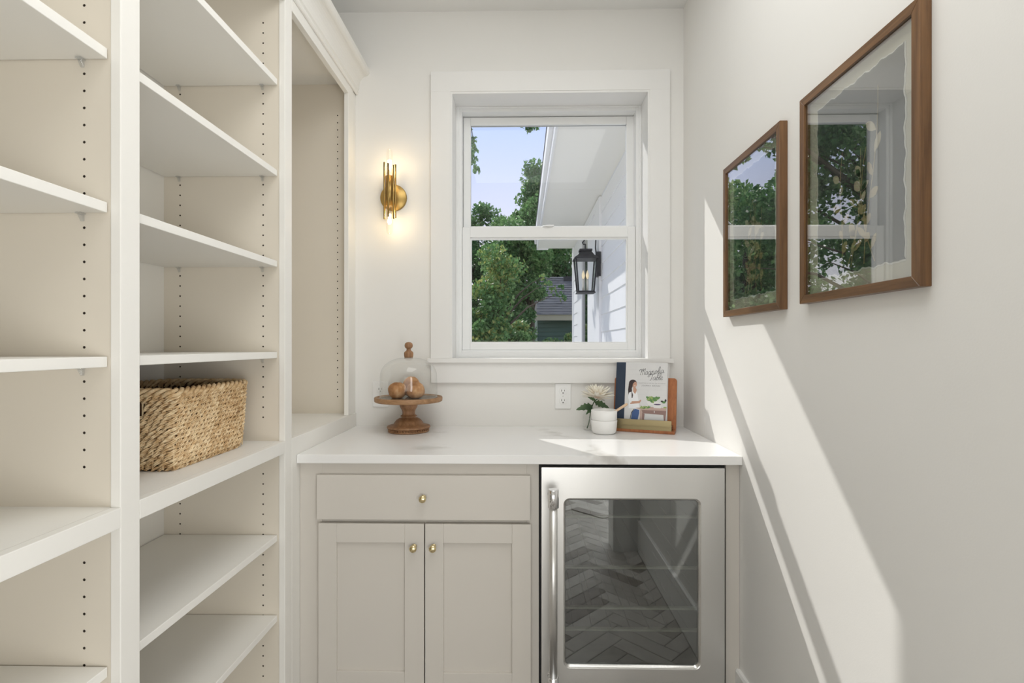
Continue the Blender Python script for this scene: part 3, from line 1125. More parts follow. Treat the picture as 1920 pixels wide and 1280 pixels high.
def roll(dx, dy, r, lab, seed, zs=0.92):
    r_ = random.Random(seed)
    a1, a2 = r_.uniform(0, 6), r_.uniform(0, 6)

    def dev(d):
        cre = math.exp(-((d.x * math.cos(a1) + d.y * math.sin(a1)) / 0.10) ** 2) * max(0, d.z) ** 0.5
        return 1 + 0.05 * math.sin(3 * d.x + a2) * d.y + 0.03 * math.sin(5 * d.z + a1) - 0.06 * cre
    lo = -r * zs
    z = ZC + 0.1417 - lo * 0.93
    mb = MB()
    mb.sphere((ckx + dx, cky + dy, z), r, 24, 0, (1, 1, zs), dev)
    mb.v = [(x, y, max(q, ZC + 0.1419)) for x, y, q in mb.v]
    o = mb.build('bread_roll', bread, None, 0, (ckx + dx, cky + dy, ZC + 0.1419))
    tag(o, lab, 'bread', 'bread rolls under the glass dome')


roll(-0.044, -0.018, 0.0385, 'creased brown bread roll under the glass dome on the bookcase side', 2)
roll(0.034, -0.026, 0.0385, 'smooth brown bread roll under the glass dome on the window side', 5)
roll(0.002, 0.046, 0.0400, 'peaked bread roll under the glass dome behind the other two', 9, 1.12)

# ------------------------------------------------------------------ bowls, spoon, vase, flower
bwx, bwy = 0.338, 2.172


def bowl(z, h, label, r0=0.0475, r1=0.0535):
    t = 0.0035
    o = MB().lathe([(0.0001, 0.0), (r0 - 0.008, 0.0), (r0 - 0.002, 0.003), (r0 + 0.002, 0.010), (r0 + (r1 - r0) * 0.7, h * 0.5), (r1, h - 0.0015), (r1 - t / 2, h), (r1 - t, h - 0.0015), (r0 + (r1 - r0) * 0.7 - t, h * 0.5),
                    (r0 - t, 0.012), (r0 - 0.012, 0.0045), (0.0001, 0.0045)], (bwx, bwy, z), 48).build('bowl', M['ceramic'], None, 0, (bwx, bwy, z))
    tag(o, label, 'bowl', 'stacked white bowls')


bowl(ZC + 0.0003, 0.0560, 'small white ceramic bowl at the bottom of the stack on the worktop')
bowl(ZC + 0.0505, 0.0465, 'small white ceramic bowl on top of the stack, holding the spoon', 0.0505, 0.0532)
sp = MB()
p0, p1 = Vector((bwx - 0.005, bwy - 0.01, ZC + 0.060)), Vector((bwx + 0.094, bwy - 0.012, ZC + 0.1235))
dv = (p1 - p0)
sp.tube([p0 + dv * f for f in (0, 0.06, 0.12, 0.2, 0.3, 0.5, 0.75, 0.93, 0.985, 1.0)], [0.002, 0.008, 0.0095, 0.007, 0.0048, 0.0048, 0.0054, 0.0058, 0.005, 0.0015], 12)
tag(sp.build('wooden_spoon', M['beech'], None, 0, tuple(p0)), 'pale wooden spoon leaning out of the top white bowl', 'spoon')

vx, vy = 0.291, 2.262
vs_ = thing('bud_vase', (vx, vy, ZC), 'small clear ribbed glass vase behind the white bowls', 'vase')
MB().lathe([(0.0001, 0.001), (0.026, 0.001), (0.028, 0.004), (0.0285, 0.055), (0.026, 0.068), (0.017, 0.080), (0.0145, 0.088), (0.016, 0.093)], (vx, vy, ZC), 48,
           rib=lambda th: 1 + 0.018 * math.cos(16 * th)).build('glass_body', M['clearglass'], vs_)
MB().lathe([(0.0155, 0.090), (0.0185, 0.092), (0.0185, 0.095), (0.0155, 0.096), (0.0150, 0.093), (0.0155, 0.090)], (vx, vy, ZC), 32).build('rim', M['clearglass'], vs_)
fx, fz = P_Y(1120, 739, 2.245)
fw_ = thing('chrysanthemum', (vx, vy, ZC + 0.004), 'cream chrysanthemum bloom standing in the small glass vase', 'flower')
FC = Vector((fx, 2.245, fz - 0.012))
green = leafmat('flower leaf green', (0.045, 0.085, 0.04), (0.10, 0.17, 0.08), (0.16, 0.24, 0.12))
MB().tube([(vx - 0.012, vy, ZC + 0.006), (vx - 0.004, vy, ZC + 0.03), (vx + 0.004, vy - 0.002, ZC + 0.085), (vx + 0.016, vy - 0.008, ZC + 0.12), (fx, 2.245, fz - 0.02)],
          [0.0022, 0.002, 0.002, 0.002, 0.0024], 8).build('stem', green, fw_)


def petalmat():
    m, n, b = newmat('cream petal')
    t = n.nodes.new('ShaderNodeTexCoord')
    sp_ = n.nodes.new('ShaderNodeSeparateXYZ')
    n.links.new(t.outputs['Object'], sp_.inputs[0])
    mr = n.nodes.new('ShaderNodeMapRange')
    mr.inputs[1].default_value, mr.inputs[2].default_value = 0.0, 0.05
    n.links.new(sp_.outputs['Y'], mr.inputs[0])
    n.links.new(ramp(n, mr.outputs[0], [(0.0, (0.78, 0.50, 0.36)), (0.3, (0.88, 0.79, 0.66)), (1.0, (0.93, 0.91, 0.82))]), b.inputs['Base Color'])
    setp(b, rough=0.6)
    return m


pm = petalmat()
pv, pf = [], []
for i in range(6):
    u = i / 5
    wdt = 0.0068 * math.sin(PI * min(1, 0.12 + 0.88 * u) ** 0.8) + 0.0008
    zb = 0.010 * u ** 2
    for j_, q in ((-1, 0.0022), (0, 0.0), (1, 0.0022)):
        pv.append((j_ * wdt, 0.052 * u, zb + q))
for i in range(5):
    for j_ in range(2):
        a = i * 3 + j_
        pf.append((a, a + 1, a + 4, a + 3))
pme = bpy.data.meshes.new('petal')
pme.from_pydata(pv, [], pf)
pme.materials.append(pm)
pme.polygons.foreach_set('use_smooth', [True] * len(pf))
for lay, (cnt, el, scl) in enumerate(((18, -0.12, 1.05), (20, 0.15, 1.06), (18, 0.45, 1.0), (15, 0.78, 0.88), (11, 1.08, 0.74), (7, 1.36, 0.6))):
    for k in range(cnt):
        th = 2 * PI * (k + 0.5 * (lay % 2)) / cnt + random.uniform(-.1, .1)
        o = bpy.data.objects.new('petal', pme)
        COL.objects.link(o)
        o.parent = fw_
        e = el + random.uniform(-0.1, 0.1)
        o.matrix_local = (Matrix.Translation(FC - Vector(OFF[fw_.name])) @ Matrix.Rotation(-0.35, 4, 'X') @ Matrix.Rotation(0.1, 4, 'Y') @ Matrix.Rotation(th, 4, 'Z')
                          @ Matrix.Rotation(e, 4, 'X') @ Matrix.Scale(scl * 1.22 * random.uniform(0.92, 1.08), 4))


def lobed(base, tip, wd, nrm, par):
    base, tip = Vector(base), Vector(tip)
    ax = tip - base
    nv = ax.cross(Vector(nrm)).normalized()
    up = nv.cross(ax).normalized()
    out = [(0, .05), (.12, .35), (.22, .9), (.30, .55), (.42, 1.0), (.52, .6), (.64, .75), (.72, .42), (.86, .35), (1, 0)]
    mb = MB()
    vs = []
    for u, v in out:
        bend = -0.12 * ax.length * u * u
        c = base + ax * u + up * bend
        vs += [c + nv * wd * v + up * wd * 0.18 * v, c, c - nv * wd * v + up * wd * 0.18 * v]
    fs = []
    for i in range(len(out) - 1):
        fs += [(3 * i, 3 * i + 1, 3 * i + 4, 3 * i + 3), (3 * i + 1, 3 * i + 2, 3 * i + 5, 3 * i + 4)]
    mb.add(vs, fs, 0, True)
    return mb.build('leaf', green, par)


def at(px, py, Y):
    x, z = P_Y(px, py, Y)
    return (x, Y, z)


lobed(at(1112, 760, 2.25), at(1081, 766, 2.22), 0.020, (0, -0.75, 0.6), fw_)
lobed(at(1114, 753, 2.25), at(1142, 763, 2.22), 0.018, (0, -0.8, 0.5), fw_)
lobed(at(1111, 762, 2.25), at(1100, 776, 2.21), 0.010, (0.2, -0.9, 0.3), fw_)
lobed(at(1118, 751, 2.25), at(1103, 744, 2.23), 0.008, (0, -0.9, 0.3), fw_)

# ------------------------------------------------------------------ cookbook on its stand
ANG = math.radians(-22)
LEAN = math.radians(11)
uv = Vector((math.cos(ANG), math.sin(ANG), 0))
nv_ = Vector((math.sin(ANG), -math.cos(ANG), 0))        # towards the viewer
vv = Vector((0, 0, math.cos(LEAN))) - nv_ * math.sin(LEAN)
wv_ = nv_ * math.cos(LEAN) + Vector((0, 0, math.sin(LEAN)))
BR = Vector((0.6185, 2.141, ZC + 0.0004))
SWID = 0.262
B0 = BR - uv * SWID - nv_ * 0.055


def T(u, v, w_):
    return tuple(B0 + uv * u + vv * v + wv_ * w_ + Vector((0, 0, 0.004)))


def TF(u, d, z):
    return tuple(B0 + uv * u + nv_ * d + Vector((0, 0, z)))


st = thing('book_stand', tuple(B0 + uv * SWID / 2), 'reddish wooden cookbook stand with a brass ledge in the corner of the worktop', 'stand')
m_ = MB()
r = 0.012
pts = rrect(0.0, SWID, 0.0, 0.222, r, 4)
m_.prism(pts, -0.008, 0.008, lambda a, q, h: T(a, q, h))
m_.build('back_board', M['cherry'], st, 0.0012)
MB().box(0, SWID, -0.004, 0.058, 0.0, 0.012, xf=TF).build('foot', M['cherry'], st, 0.002)
MB().box(0.03, 0.06, -0.075, -0.03, 0.0, 0.012, xf=TF).build('rear_leg', M['cherry'], st, 0.001)
MB().box(SWID - 0.06, SWID - 0.03, -0.075, -0.03, 0.0, 0.012, xf=TF).build('rear_leg', M['cherry'], st, 0.001)
lm = MB()
lm.box(0.002, SWID - 0.012, 0.050, 0.0555, 0.010, 0.026, xf=TF)
lm.box(0.002, SWID - 0.012, 0.006, 0.0585, 0.026, 0.030, xf=TF)
lm.box(0.002, SWID - 0.012, 0.0555, 0.0585, 0.030, 0.054, xf=TF)
lm.build('brass_ledge', M['palebrass'], st, 0.0008)
BW, BH, BT = 0.213, 0.252, 0.030
U0 = 0.014
V0 = 0.030


def TB(u, v, w_):
    return T(U0 + u, V0 + v, 0.0088 + w_)


bkk = thing('cookbook', TB(BW / 2, 0, 0), 'cream hardback cookbook with a navy cloth spine propped on the wooden stand', 'book')
navy = paint('navy book cloth', (0.020, 0.035, 0.065), 0.7, 500, 0.3, 0.1)
pale = paint('printed cover paper', (0.66, 0.66, 0.66), 0.35, 5, 0.0, 0.01)
pagem = paint('page block', (0.80, 0.79, 0.75), 0.8, 300, 0.2, 0.01)
MB().box(0.002, BW - 0.004, 0.003, BH - 0.003, 0.003, BT - 0.003, xf=TB).build('page_block', pagem, bkk)
MB().box(0.0, BW, 0.0, BH, 0.0, 0.003, xf=TB).build('back_cover', pale, bkk, 0.0008)
MB().box(0.0, BW, 0.0, BH, BT - 0.003, BT, xf=TB).build('front_cover', pale, bkk, 0.0008)
sp = MB()
sp.box(-0.002, 0.001, 0.0, BH, 0.0, BT + 0.0006, xf=TB)
sp.box(0.001, 0.0385, -0.0003, BH + 0.0003, BT, BT + 0.0006, xf=TB)
sp.build('spine', navy, bkk, 0.0004)
# printed picture and lettering on the front cover: flat ink layers
SPW = 0.0385
CW, CH = BW - SPW, BH
inks = [plain('ink wall line', (0.60, 0.60, 0.61), 0.5), plain('ink hair', (0.035, 0.02, 0.02), 0.5), plain('ink skin', (0.52, 0.30, 0.21), 0.5),
        plain('ink white blouse', (0.80, 0.81, 0.83), 0.5), plain('ink jeans', (0.045, 0.10, 0.26), 0.5), plain('ink table', (0.50, 0.36, 0.31), 0.5),
        plain('ink table shade', (0.27, 0.17, 0.15), 0.5), plain('ink leaves', (0.10, 0.23, 0.07), 0.5), plain('ink pale leaves', (0.30, 0.40, 0.14), 0.5),
        plain('ink dish', (0.74, 0.73, 0.72), 0.5), plain('ink black', (0.02, 0.02, 0.022), 0.5), plain('ink berries', (0.10, 0.07, 0.14), 0.5)]
ink = MB()
lay = [0]


def blob(pts, mi):
    lay[0] += 1
    h = BT + 0.00012 + 0.000012 * lay[0]
    n = len(pts)
    ink.add([TB(SPW + a * CW, (1 - b_) * CH, h) for a, b_ in pts], [tuple(range(n))], mi)


def ell(a, b_, ra, rb, mi, n=18, rot=0.0):
    blob([(a + ra * math.cos(t) * math.cos(rot) - rb * math.sin(t) * math.sin(rot) * CH / CW,
           b_ + rb * math.sin(t) * math.cos(rot) + ra * math.cos(t) * math.sin(rot) * CW / CH) for t in [2 * PI * k / n for k in range(n)]], mi)


def rect(a0, a1, b0, b1, mi):
    blob([(a0, b0), (a1, b0), (a1, b1), (a0, b1)], mi)


for i in range(7):
    rect(0.02, 0.985, 0.035 + 0.085 * i, 0.038 + 0.085 * i, 0)
for a, i in ((0.25, 0), (0.75, 0), (0.5, 1), (0.9, 1), (0.3, 2), (0.72, 3), (0.85, 4), (0.55, 5)):
    rect(a, a + 0.004, 0.037 + 0.085 * i, 0.122 + 0.085 * i, 0)
# woman at a table
blob([(0.11, 0.60), (0.10, 0.78), (0.36, 0.78), (0.33, 0.62), (0.30, 0.52), (0.24, 0.49), (0.15, 0.50)], 3)
ell(0.185, 0.355, 0.095, 0.060, 1)
blob([(0.09, 0.35), (0.075, 0.47), (0.085, 0.545), (0.14, 0.60), (0.185, 0.61), (0.20, 0.56), (0.17, 0.50), (0.16, 0.42)], 1)
ell(0.225, 0.375, 0.058, 0.052, 2)
blob([(0.195, 0.42), (0.25, 0.42), (0.285, 0.47), (0.25, 0.54), (0.20, 0.50)], 2)
blob([(0.13, 0.355), (0.165, 0.31), (0.235, 0.305), (0.275, 0.335), (0.235, 0.33), (0.19, 0.36), (0.175, 0.43), (0.14, 0.45)], 1)
ell(0.207, 0.368, 0.008, 0.004, 1)
ell(0.247, 0.366, 0.008, 0.004, 1)
ell(0.232, 0.402, 0.020, 0.005, 3)
blob([(0.12, 0.68), (0.14, 0.665), (0.34, 0.655), (0.385, 0.63), (0.40, 0.65), (0.36, 0.69), (0.14, 0.71)], 2)
blob([(0.08, 0.60), (0.10, 0.52), (0.16, 0.50), (0.17, 0.68), (0.12, 0.70)], 3)
blob([(0.16, 0.995), (0.19, 0.85), (0.25, 0.79), (0.36, 0.80), (0.36, 0.86), (0.32, 0.995)], 4)
blob([(0.135, 0.995), (0.165, 0.85), (0.235, 0.785), (0.24, 0.795), (0.18, 0.86), (0.15, 0.995)], 10)
blob([(0.27, 0.77), (0.62, 0.745), (0.99, 0.755), (0.99, 0.80), (0.72, 0.805), (0.40, 0.80)], 5)
blob([(0.40, 0.80), (0.99, 0.80), (0.985, 0.87), (0.44, 0.855)], 6)
blob([(0.42, 0.85), (0.49, 0.86), (0.475, 0.995), (0.44, 0.995)], 6)
blob([(0.925, 0.86), (0.985, 0.865), (0.97, 0.995), (0.945, 0.995)], 6)
blob([(0.375, 0.80), (0.43, 0.81), (0.43, 0.995), (0.375, 0.995)], 5)
ell(0.715, 0.825, 0.008, 0.02, 9)
blob([(0.52, 0.655), (0.82, 0.655), (0.77, 0.715), (0.57, 0.715)], 9)
for k in range(22):
    ell(0.53 + 0.28 * random.random(), 0.585 + 0.07 * random.random(), 0.045, 0.018, 7 if k % 3 else 8, 8, random.uniform(-1, 1))
for k in range(14):
    ell(0.40 + 0.20 * random.random(), 0.735 + 0.035 * random.random(), 0.035, 0.012, 8 if k % 3 else 7, 8, random.uniform(-1, 1))
blob([(0.68, 0.70), (0.88, 0.70), (0.86, 0.76), (0.70, 0.76)], 9)
ell(0.78, 0.70, 0.085, 0.012, 11)
ell(0.93, 0.66, 0.045, 0.02, 7, 8)
ell(0.885, 0.645, 0.03, 0.014, 10, 8)
ell(0.97, 0.63, 0.022, 0.022, 10, 10)
ell(0.96, 0.745, 0.04, 0.012, 8, 8)
ink.build('cover_print', inks, bkk)

# hand lettered title: brush strokes drawn letter by letter
GL = {
    'M': ([(-.25, .62), (-.30, .82), (-.10, .95), (.05, .85), (.02, .4), (-.02, 0)], [(.02, .4), (.18, .92), (.30, .95), (.30, .5), (.28, 0)], [(.30, .5), (.46, .92), (.60, .95), (.60, .4), (.62, .05), (.74, .06)]),
    'a': ([(.36, .42), (.20, .5), (.04, .36), (.02, .14), (.14, .0), (.28, .1), (.36, .44), (.35, .1), (.44, .0), (.54, .08)],),
    'g': ([(.36, .42), (.20, .5), (.04, .36), (.02, .14), (.14, .0), (.28, .1), (.36, .44), (.33, -.25), (.18, -.45), (.04, -.34), (.16, -.15), (.54, .08)],),
    'n': ([(0, .44), (.06, .46), (.06, 0)], [(.06, .25), (.20, .46), (.32, .42), (.33, .1), (.42, 0), (.52, .08)]),
    'o': ([(.20, .48), (.05, .38), (.03, .12), (.17, 0), (.32, .12), (.32, .36), (.20, .48), (.28, .36), (.50, .36)],),
    'l': ([(0, .1), (.16, .5), (.24, .95), (.14, 1.08), (.06, .9), (.06, .15), (.16, 0), (.26, .08)],),
    'i': ([(0, .1), (.08, .46), (.08, .1), (.16, 0), (.26, .08)], [(.09, .64), (.11, .67)]),
    'T': ([(-.22, .78), (-.10, .92), (.15, .90), (.45, .95)], [(.16, .9), (.12, .4), (.05, .02), (-.08, -.02)]),
    'b': ([(0, .1), (.16, .5), (.22, .95), (.13, 1.08), (.06, .9), (.05, .1), (.18, 0), (.30, .14), (.28, .36), (.14, .42), (.40, .34)],),
    'e': ([(0, .1), (.24, .28), (.24, .44), (.12, .48), (.03, .30), (.06, .06), (.20, 0), (.36, .1)],),
}
ADV = {'M': .74, 'a': .50, 'g': .50, 'n': .50, 'o': .46, 'l': .25, 'i': .25, 'T': .34, 'b': .38, 'e': .36}
tt = MB()


def stroke_word(word, a, b_, size, slope):
    x = 0.0
    for ch in word:
        for s_ in GL[ch]:
            pts = [Vector((p[0] + x + 0.22 * p[1], p[1])) for p in s_]
            # Catmull-Rom smoothing
            sm = []
            for i in range(len(pts) - 1):
                q0, q1, q2, q3 = pts[max(i - 1, 0)], pts[i], pts[i + 1], pts[min(i + 2, len(pts) - 1)]
                for k in range(4):
                    t = k / 4
                    sm.append(0.5 * ((2 * q1) + (q2 - q0) * t + (2 * q0 - 5 * q1 + 4 * q2 - q3) * t * t + (3 * q1 - q0 - 3 * q2 + q3) * t ** 3))
            sm.append(pts[-1])
            P3 = [TB(SPW + a * CW + p.x * size, (1 - b_) * CH + p.y * size + p.x * size * slope, BT + 0.0007) for p in sm]
            tt.tube(P3, 0.00050 if ch not in 'MT' else 0.00058, 5)
        x += ADV[ch]


stroke_word('Magnolia', 0.36, 0.215, 0.0262, 0.12)
stroke_word('Table', 0.60, 0.300, 0.0275, 0.08)
tt.build('title_lettering', inks[10], bkk)


def small_text(s_, a, b_, size, mt):
    c = bpy.data.curves.new('cover_text', 'FONT')
    c.body = s_
    c.size = size
    c.align_x = 'CENTER'
    c.space_character = 1.35
    tmp = bpy.data.objects.new('cover_text', c)
    me = bpy.data.meshes.new_from_object(tmp)
    bpy.data.objects.remove(tmp)
    me.materials.clear()
    me.materials.append(mt)
    o = bpy.data.objects.new('cover_text', me)
    COL.objects.link(o)
    o.parent = bkk
    R = Matrix((uv, vv, wv_)).transposed().to_4x4()
    o.matrix_local = Matrix.Translation(Vector(TB(SPW + a * CW, (1 - b_) * CH, BT + 0.0006)) - Vector(OFF[bkk.name])) @ R


greyink = plain('ink grey', (0.22, 0.22, 0.23), 0.5)
small_text('A COLLECTION OF RECIPES FOR GATHERING', 0.62, 0.355, 0.0044, greyink)
small_text('JOANNA GAINES', 0.62, 0.402, 0.0078, greyink)

# ------------------------------------------------------------------ wicker basket
KX0, KX1, KY0, KY1 = -1.108, -0.835, 1.238, 1.600
KZ = ZF1 + 0.0005
KH = 0.197
bs = thing('wicker_basket', ((KX0 + KX1) / 2, (KY0 + KY1) / 2, KZ), 'woven seagrass basket with a braided rim on the bookcase shelf', 'basket')


def wicker():
    m, n, b = newmat('seagrass')
    v = coords(n)
    t = noise(n, v, 55, 5, 0.65)
    t2 = noise(n, v, 7, 3)
    ad = n.nodes.new('ShaderNodeMath')
    ad.operation = 'MULTIPLY_ADD'
    ad.inputs[1].default_value = 0.45
    n.links.new(t2.outputs['Fac'], ad.inputs[0])
    n.links.new(t.outputs['Fac'], ad.inputs[2])
    n.links.new(ramp(n, ad.outputs[0], [(0.46, (0.24, 0.13, 0.05)), (0.64, (0.58, 0.39, 0.20)), (0.88, (0.82, 0.66, 0.43))]), b.inputs['Base Color'])
    setp(b, rough=0.65, spec=0.3)
    bump(n, b, t.outputs['Fac'], 0.4, 0.001)
    return m


wk = wicker()
wkd = plain('basket lining', (0.085, 0.045, 0.022), 0.9)


def perim(z, grow=0.0):
    """closed outline at relative height z (0..1) as list of (x, y, nx, ny), evenly spaced"""
    tp = 0.010 * (1 - z) ** 1.5 + (0.012 * max(0, 1 - z / 0.12) ** 2)
    x0, x1, y0, y1 = KX0 + tp - grow, KX1 - tp * 0.6 + grow, KY0 + tp * 0.6 - grow, KY1 - tp * 1.6 + grow
    rs = (0.055, 0.060, 0.035, 0.009)     # corner radii: far aisle, far back, near back, near aisle
    pts = []
    for (cx, cy, a, r_) in ((x1 - rs[0], y1 - rs[0], 0, rs[0]), (x0 + rs[1], y1 - rs[1], 1, rs[1]), (x0 + rs[2], y0 + rs[2], 2, rs[2]), (x1 - rs[3], y0 + rs[3], 3, rs[3])):
        for i in range(9):
            t = (a + i / 8) * PI / 2
            pts.append((cx + r_ * math.cos(t), cy + r_ * math.sin(t), math.cos(t), math.sin(t)))
    return pts


def walk(z, step):
    pts = perim(z)
    pts.append(pts[0])
    out, L = [], 0.0
    seg = [math.dist(pts[i][:2], pts[i + 1][:2]) for i in range(len(pts) - 1)]
    tot = sum(seg)
    n = int(round(tot / step / 8) * 8)
    i, acc = 0, 0.0
    for k in range(n):
        s_ = tot * k / n
        while acc + seg[i] < s_ and i < len(seg) - 1:
            acc += seg[i]
            i += 1
        f = (s_ - acc) / max(seg[i], 1e-9)
        a, b_ = pts[i], pts[i + 1]
        out.append(tuple(a[q] + (b_[q] - a[q]) * f for q in range(4)))
    return out, tot


wv = MB()
rows = 17
for rI in range(rows):
    zr = (rI + 0.55) / (rows + 1.2)
    pts, tot = walk(zr, 0.0040)
    n = len(pts)
    waves = round(tot / 0.034)
    for st_ in (0, 1):
        run = []
        runs = []
        for k in range(n + 1):
            x, y, nx, ny = pts[k % n]
            ph = 2 * PI * waves * k / n + st_ * PI + (rI % 2) * PI / 2 + 0.5 * math.sin(k * 0.07 + rI)
            dn = 0.0058 * math.cos(ph)
            dz = 0.0046 * math.sin(ph) + 0.0008 * math.sin(k * 0.31 + rI * 1.7)
            hole = abs(y - KY0) < 0.02 and -1.035 < x < -0.905 and rows - 5 <= rI <= rows - 3
            if hole:
                if len(run) > 2:
                    runs.append(run)
                run = []
            else:
                run.append((x + nx * dn, y + ny * dn, KZ + KH * zr + dz))
        if len(run) > 2:
            runs.append(run)
        for q in runs:
            for sb in range(3):
                sub = []
                for i, p in enumerate(q):
                    pa, pb = q[max(i - 1, 0)], q[min(i + 1, len(q) - 1)]
                    tx_, ty_ = pb[0] - pa[0], pb[1] - pa[1]
                    ln2 = math.hypot(tx_, ty_) or 1
                    an = sb * 2.094 + i * 0.30 + rI * 1.3
                    o_ = 0.0024 * math.cos(an)
                    sub.append((p[0] + ty_ / ln2 * o_, p[1] - tx_ / ln2 * o_, p[2] + 0.0024 * math.sin(an)))
                wv.tube(sub, [0.0021 + 0.0005 * math.sin(i * 0.7 + rI * 2.1 + st_ + sb * 1.7) for i in range(len(q))], 5, caps=False)
tag(wv.build('weave', wk, bs), kind='stuff')
rm = MB()
pts, tot = walk(1.0, 0.0045)
n = len(pts)
waves = round(tot / 0.066)
for st_ in range(3):
    rm.tube([(x + nx * 0.0062 * math.cos(2 * PI * waves * k / n + st_ * 2.094), y + ny * 0.0062 * math.cos(2 * PI * waves * k / n + st_ * 2.094),
              KZ + KH - 0.0085 + 0.0068 * math.sin(2 * PI * waves * k / n + st_ * 2.094)) for k, (x, y, nx, ny) in enumerate(pts)], 0.0054, 6, closed=True)
rm.build('rim', wk, bs)
ln_ = MB()
o1 = [(x - nx * 0.0055, y - ny * 0.0055, KZ + KH * 0.96) for x, y, nx, ny in perim(0.96)]
o0 = [(x - nx * 0.0055, y - ny * 0.0055, KZ + 0.006) for x, y, nx, ny in perim(0.05)]
loops(ln_, [o1, o0], 0, True)
ln_.f.append(tuple(range(len(ln_.v) - len(o0), len(ln_.v))))
ln_.m.append(0)
ln_.sm.append(False)
ln_.build('lining', wkd, bs)
sk = MB()
for k, (x, y, nx, ny) in enumerate(walk(0.5, 0.026)[0]):
    sk.tube([(x, y, KZ + 0.004), (x, y, KZ + KH - 0.012)], 0.0022, 5, caps=False)
tag(sk.build('stakes', wk, bs), kind='stuff')

# ------------------------------------------------------------------ outdoors: house wing with lantern
GZ = -0.45
siding = paint('white lap siding', (0.84, 0.84, 0.845), 0.6, 60, 0.05, 0.01)
soff = paint('cream soffit', (0.90, 0.88, 0.82), 0.7, 300, 0.2, 0.01)
XW = 0.83
wg = thing('house_wing', (XW, 5.5, GZ), 'white clapboard house wing with a deep cream soffit seen through the window', 'house')
YW0, YW1 = 2.62, 8.55
ZS = H + 1.576
k = 0
z = H + 0.141 - 0.1775 * 9
wy0, wzt = P_X(1124, 384, XW - 0.02)
wy1, _ = P_X(1083, 0, XW - 0.02)
while z < ZS:
    z1 = min(z + 0.1775, ZS)
    runs = [(YW0, YW1)] if z > wzt - 0.02 else [(YW0, wy0 - 0.002), (wy1 + 0.002, YW1)]
    for ya, yb in runs:
        m_ = MB()
        m_.prism([(XW + 0.012, z), (XW - 0.004, z), (XW + 0.006, z1), (XW + 0.012, z1)], ya, yb, lambda a, q, h: (a, h, q))
        m_.build('siding_board', siding, wg)
    z += 0.1775
MB().box(XW + 0.012, 5.0, YW0, YW1 - 0.002, GZ, ZS + 0.05).build('wing_wall', siding, wg)
MB().box(XW - 0.016, XW + 0.07, YW1 - 0.09, YW1 + 0.02, GZ, ZS).build('corner_board', siding, wg, 0.003)
XE = 0.258
for ya, yb in ((YW0, 3.05), (3.053, 5.33), (5.333, 7.61), (7.613, YW1 + 0.02)):
    MB().box(XE, XW + 0.3, ya, yb, ZS, ZS + 0.015).build('soffit_panel', soff, wg)
ff = MB()
ff.box(XE - 0.02, XE, YW0, YW1 + 0.02, ZS - 0.02, ZS + 0.17)
ff.box(XE - 0.055, XE - 0.02, YW0, YW1 + 0.02, ZS + 0.07, ZS + 0.185)
ff.build('fascia', siding, wg, 0.002)
ff = MB()
ff.prism([(XE - 0.02, ZS - 0.02), (XE + 0.16, ZS - 0.02), (XE + 0.24, ZS + 0.10), (XE + 0.24, ZS + 0.3), (XE - 0.02, ZS + 0.17)], YW1 + 0.02, YW1 + 0.05, lambda a, q, h: (a, h, q))
ff.build('eave_return', siding, wg, 0.002)
MB().prism([(XE - 0.045, ZS + 0.187), (5.0, ZS + 2.9), (5.0, ZS + 3.0), (XE - 0.062, ZS + 0.200)], YW0, YW1 + 0.1, lambda a, q, h: (a, h, q)).build('roof', paint('grey shingles', (0.13, 0.13, 0.135), 0.9), wg)
# tall white framed window of the wing
def ypx(px):
    return P_X(px, 0, XW - 0.02)[0]


cs_ = MB()
cs_.box(XW - 0.024, XW + 0.012, ypx(1124), ypx(1115), GZ + 0.3, wzt)
cs_.box(XW - 0.024, XW + 0.012, ypx(1091), ypx(1083), GZ + 0.3, wzt)
cs_.box(XW - 0.024, XW + 0.012, ypx(1124), ypx(1083), wzt - 0.001, wzt + 0.09)
wfm = cs_.build('window_frame', siding, wg, 0.003)
MB().box(XW - 0.010, XW + 0.012, ypx(1112.8), ypx(1100), GZ + 0.3, wzt).build('sash', siding, wfm, 0.003)
MB().box(XW + 0.0, XW + 0.004, ypx(1100), ypx(1091), GZ + 0.3, wzt).build('glass_pane', plain('dark house glass', (0.02, 0.03, 0.025), 0.03, 0, spec=1.0), wfm)
MB().box(XW + 0.001, XW + 0.004, ypx(1115), ypx(1112.8), GZ + 0.3, wzt).build('gap_seal', M['dark'], wfm)

# lantern
LY = 5.56
lxc, lzt = P_Y(1097.5, 468, LY)
_, lze = P_Y(1097.5, 485, LY)
_, lzb = P_Y(1097.5, 546, LY)
iron = plain('weathered dark iron', (0.045, 0.045, 0.05), 0.55, 0.6)
la = thing('wall_lantern', (lxc, LY, lzb), 'dark iron carriage lantern hanging beside the house wing siding', 'lantern')


def frust(mb, r0, z0, r1, z1):
    vs = [(lxc + a * r0, LY + b_ * r0, z0) for a, b_ in ((-1, -1), (1, -1), (1, 1), (-1, 1))] + [(lxc + a * r1, LY + b_ * r1, z1) for a, b_ in ((-1, -1), (1, -1), (1, 1), (-1, 1))]
    mb.add(vs, [(0, 1, 2, 3), (4, 5, 6, 7), (0, 1, 5, 4), (1, 2, 6, 5), (2, 3, 7, 6), (3, 0, 4, 7)])


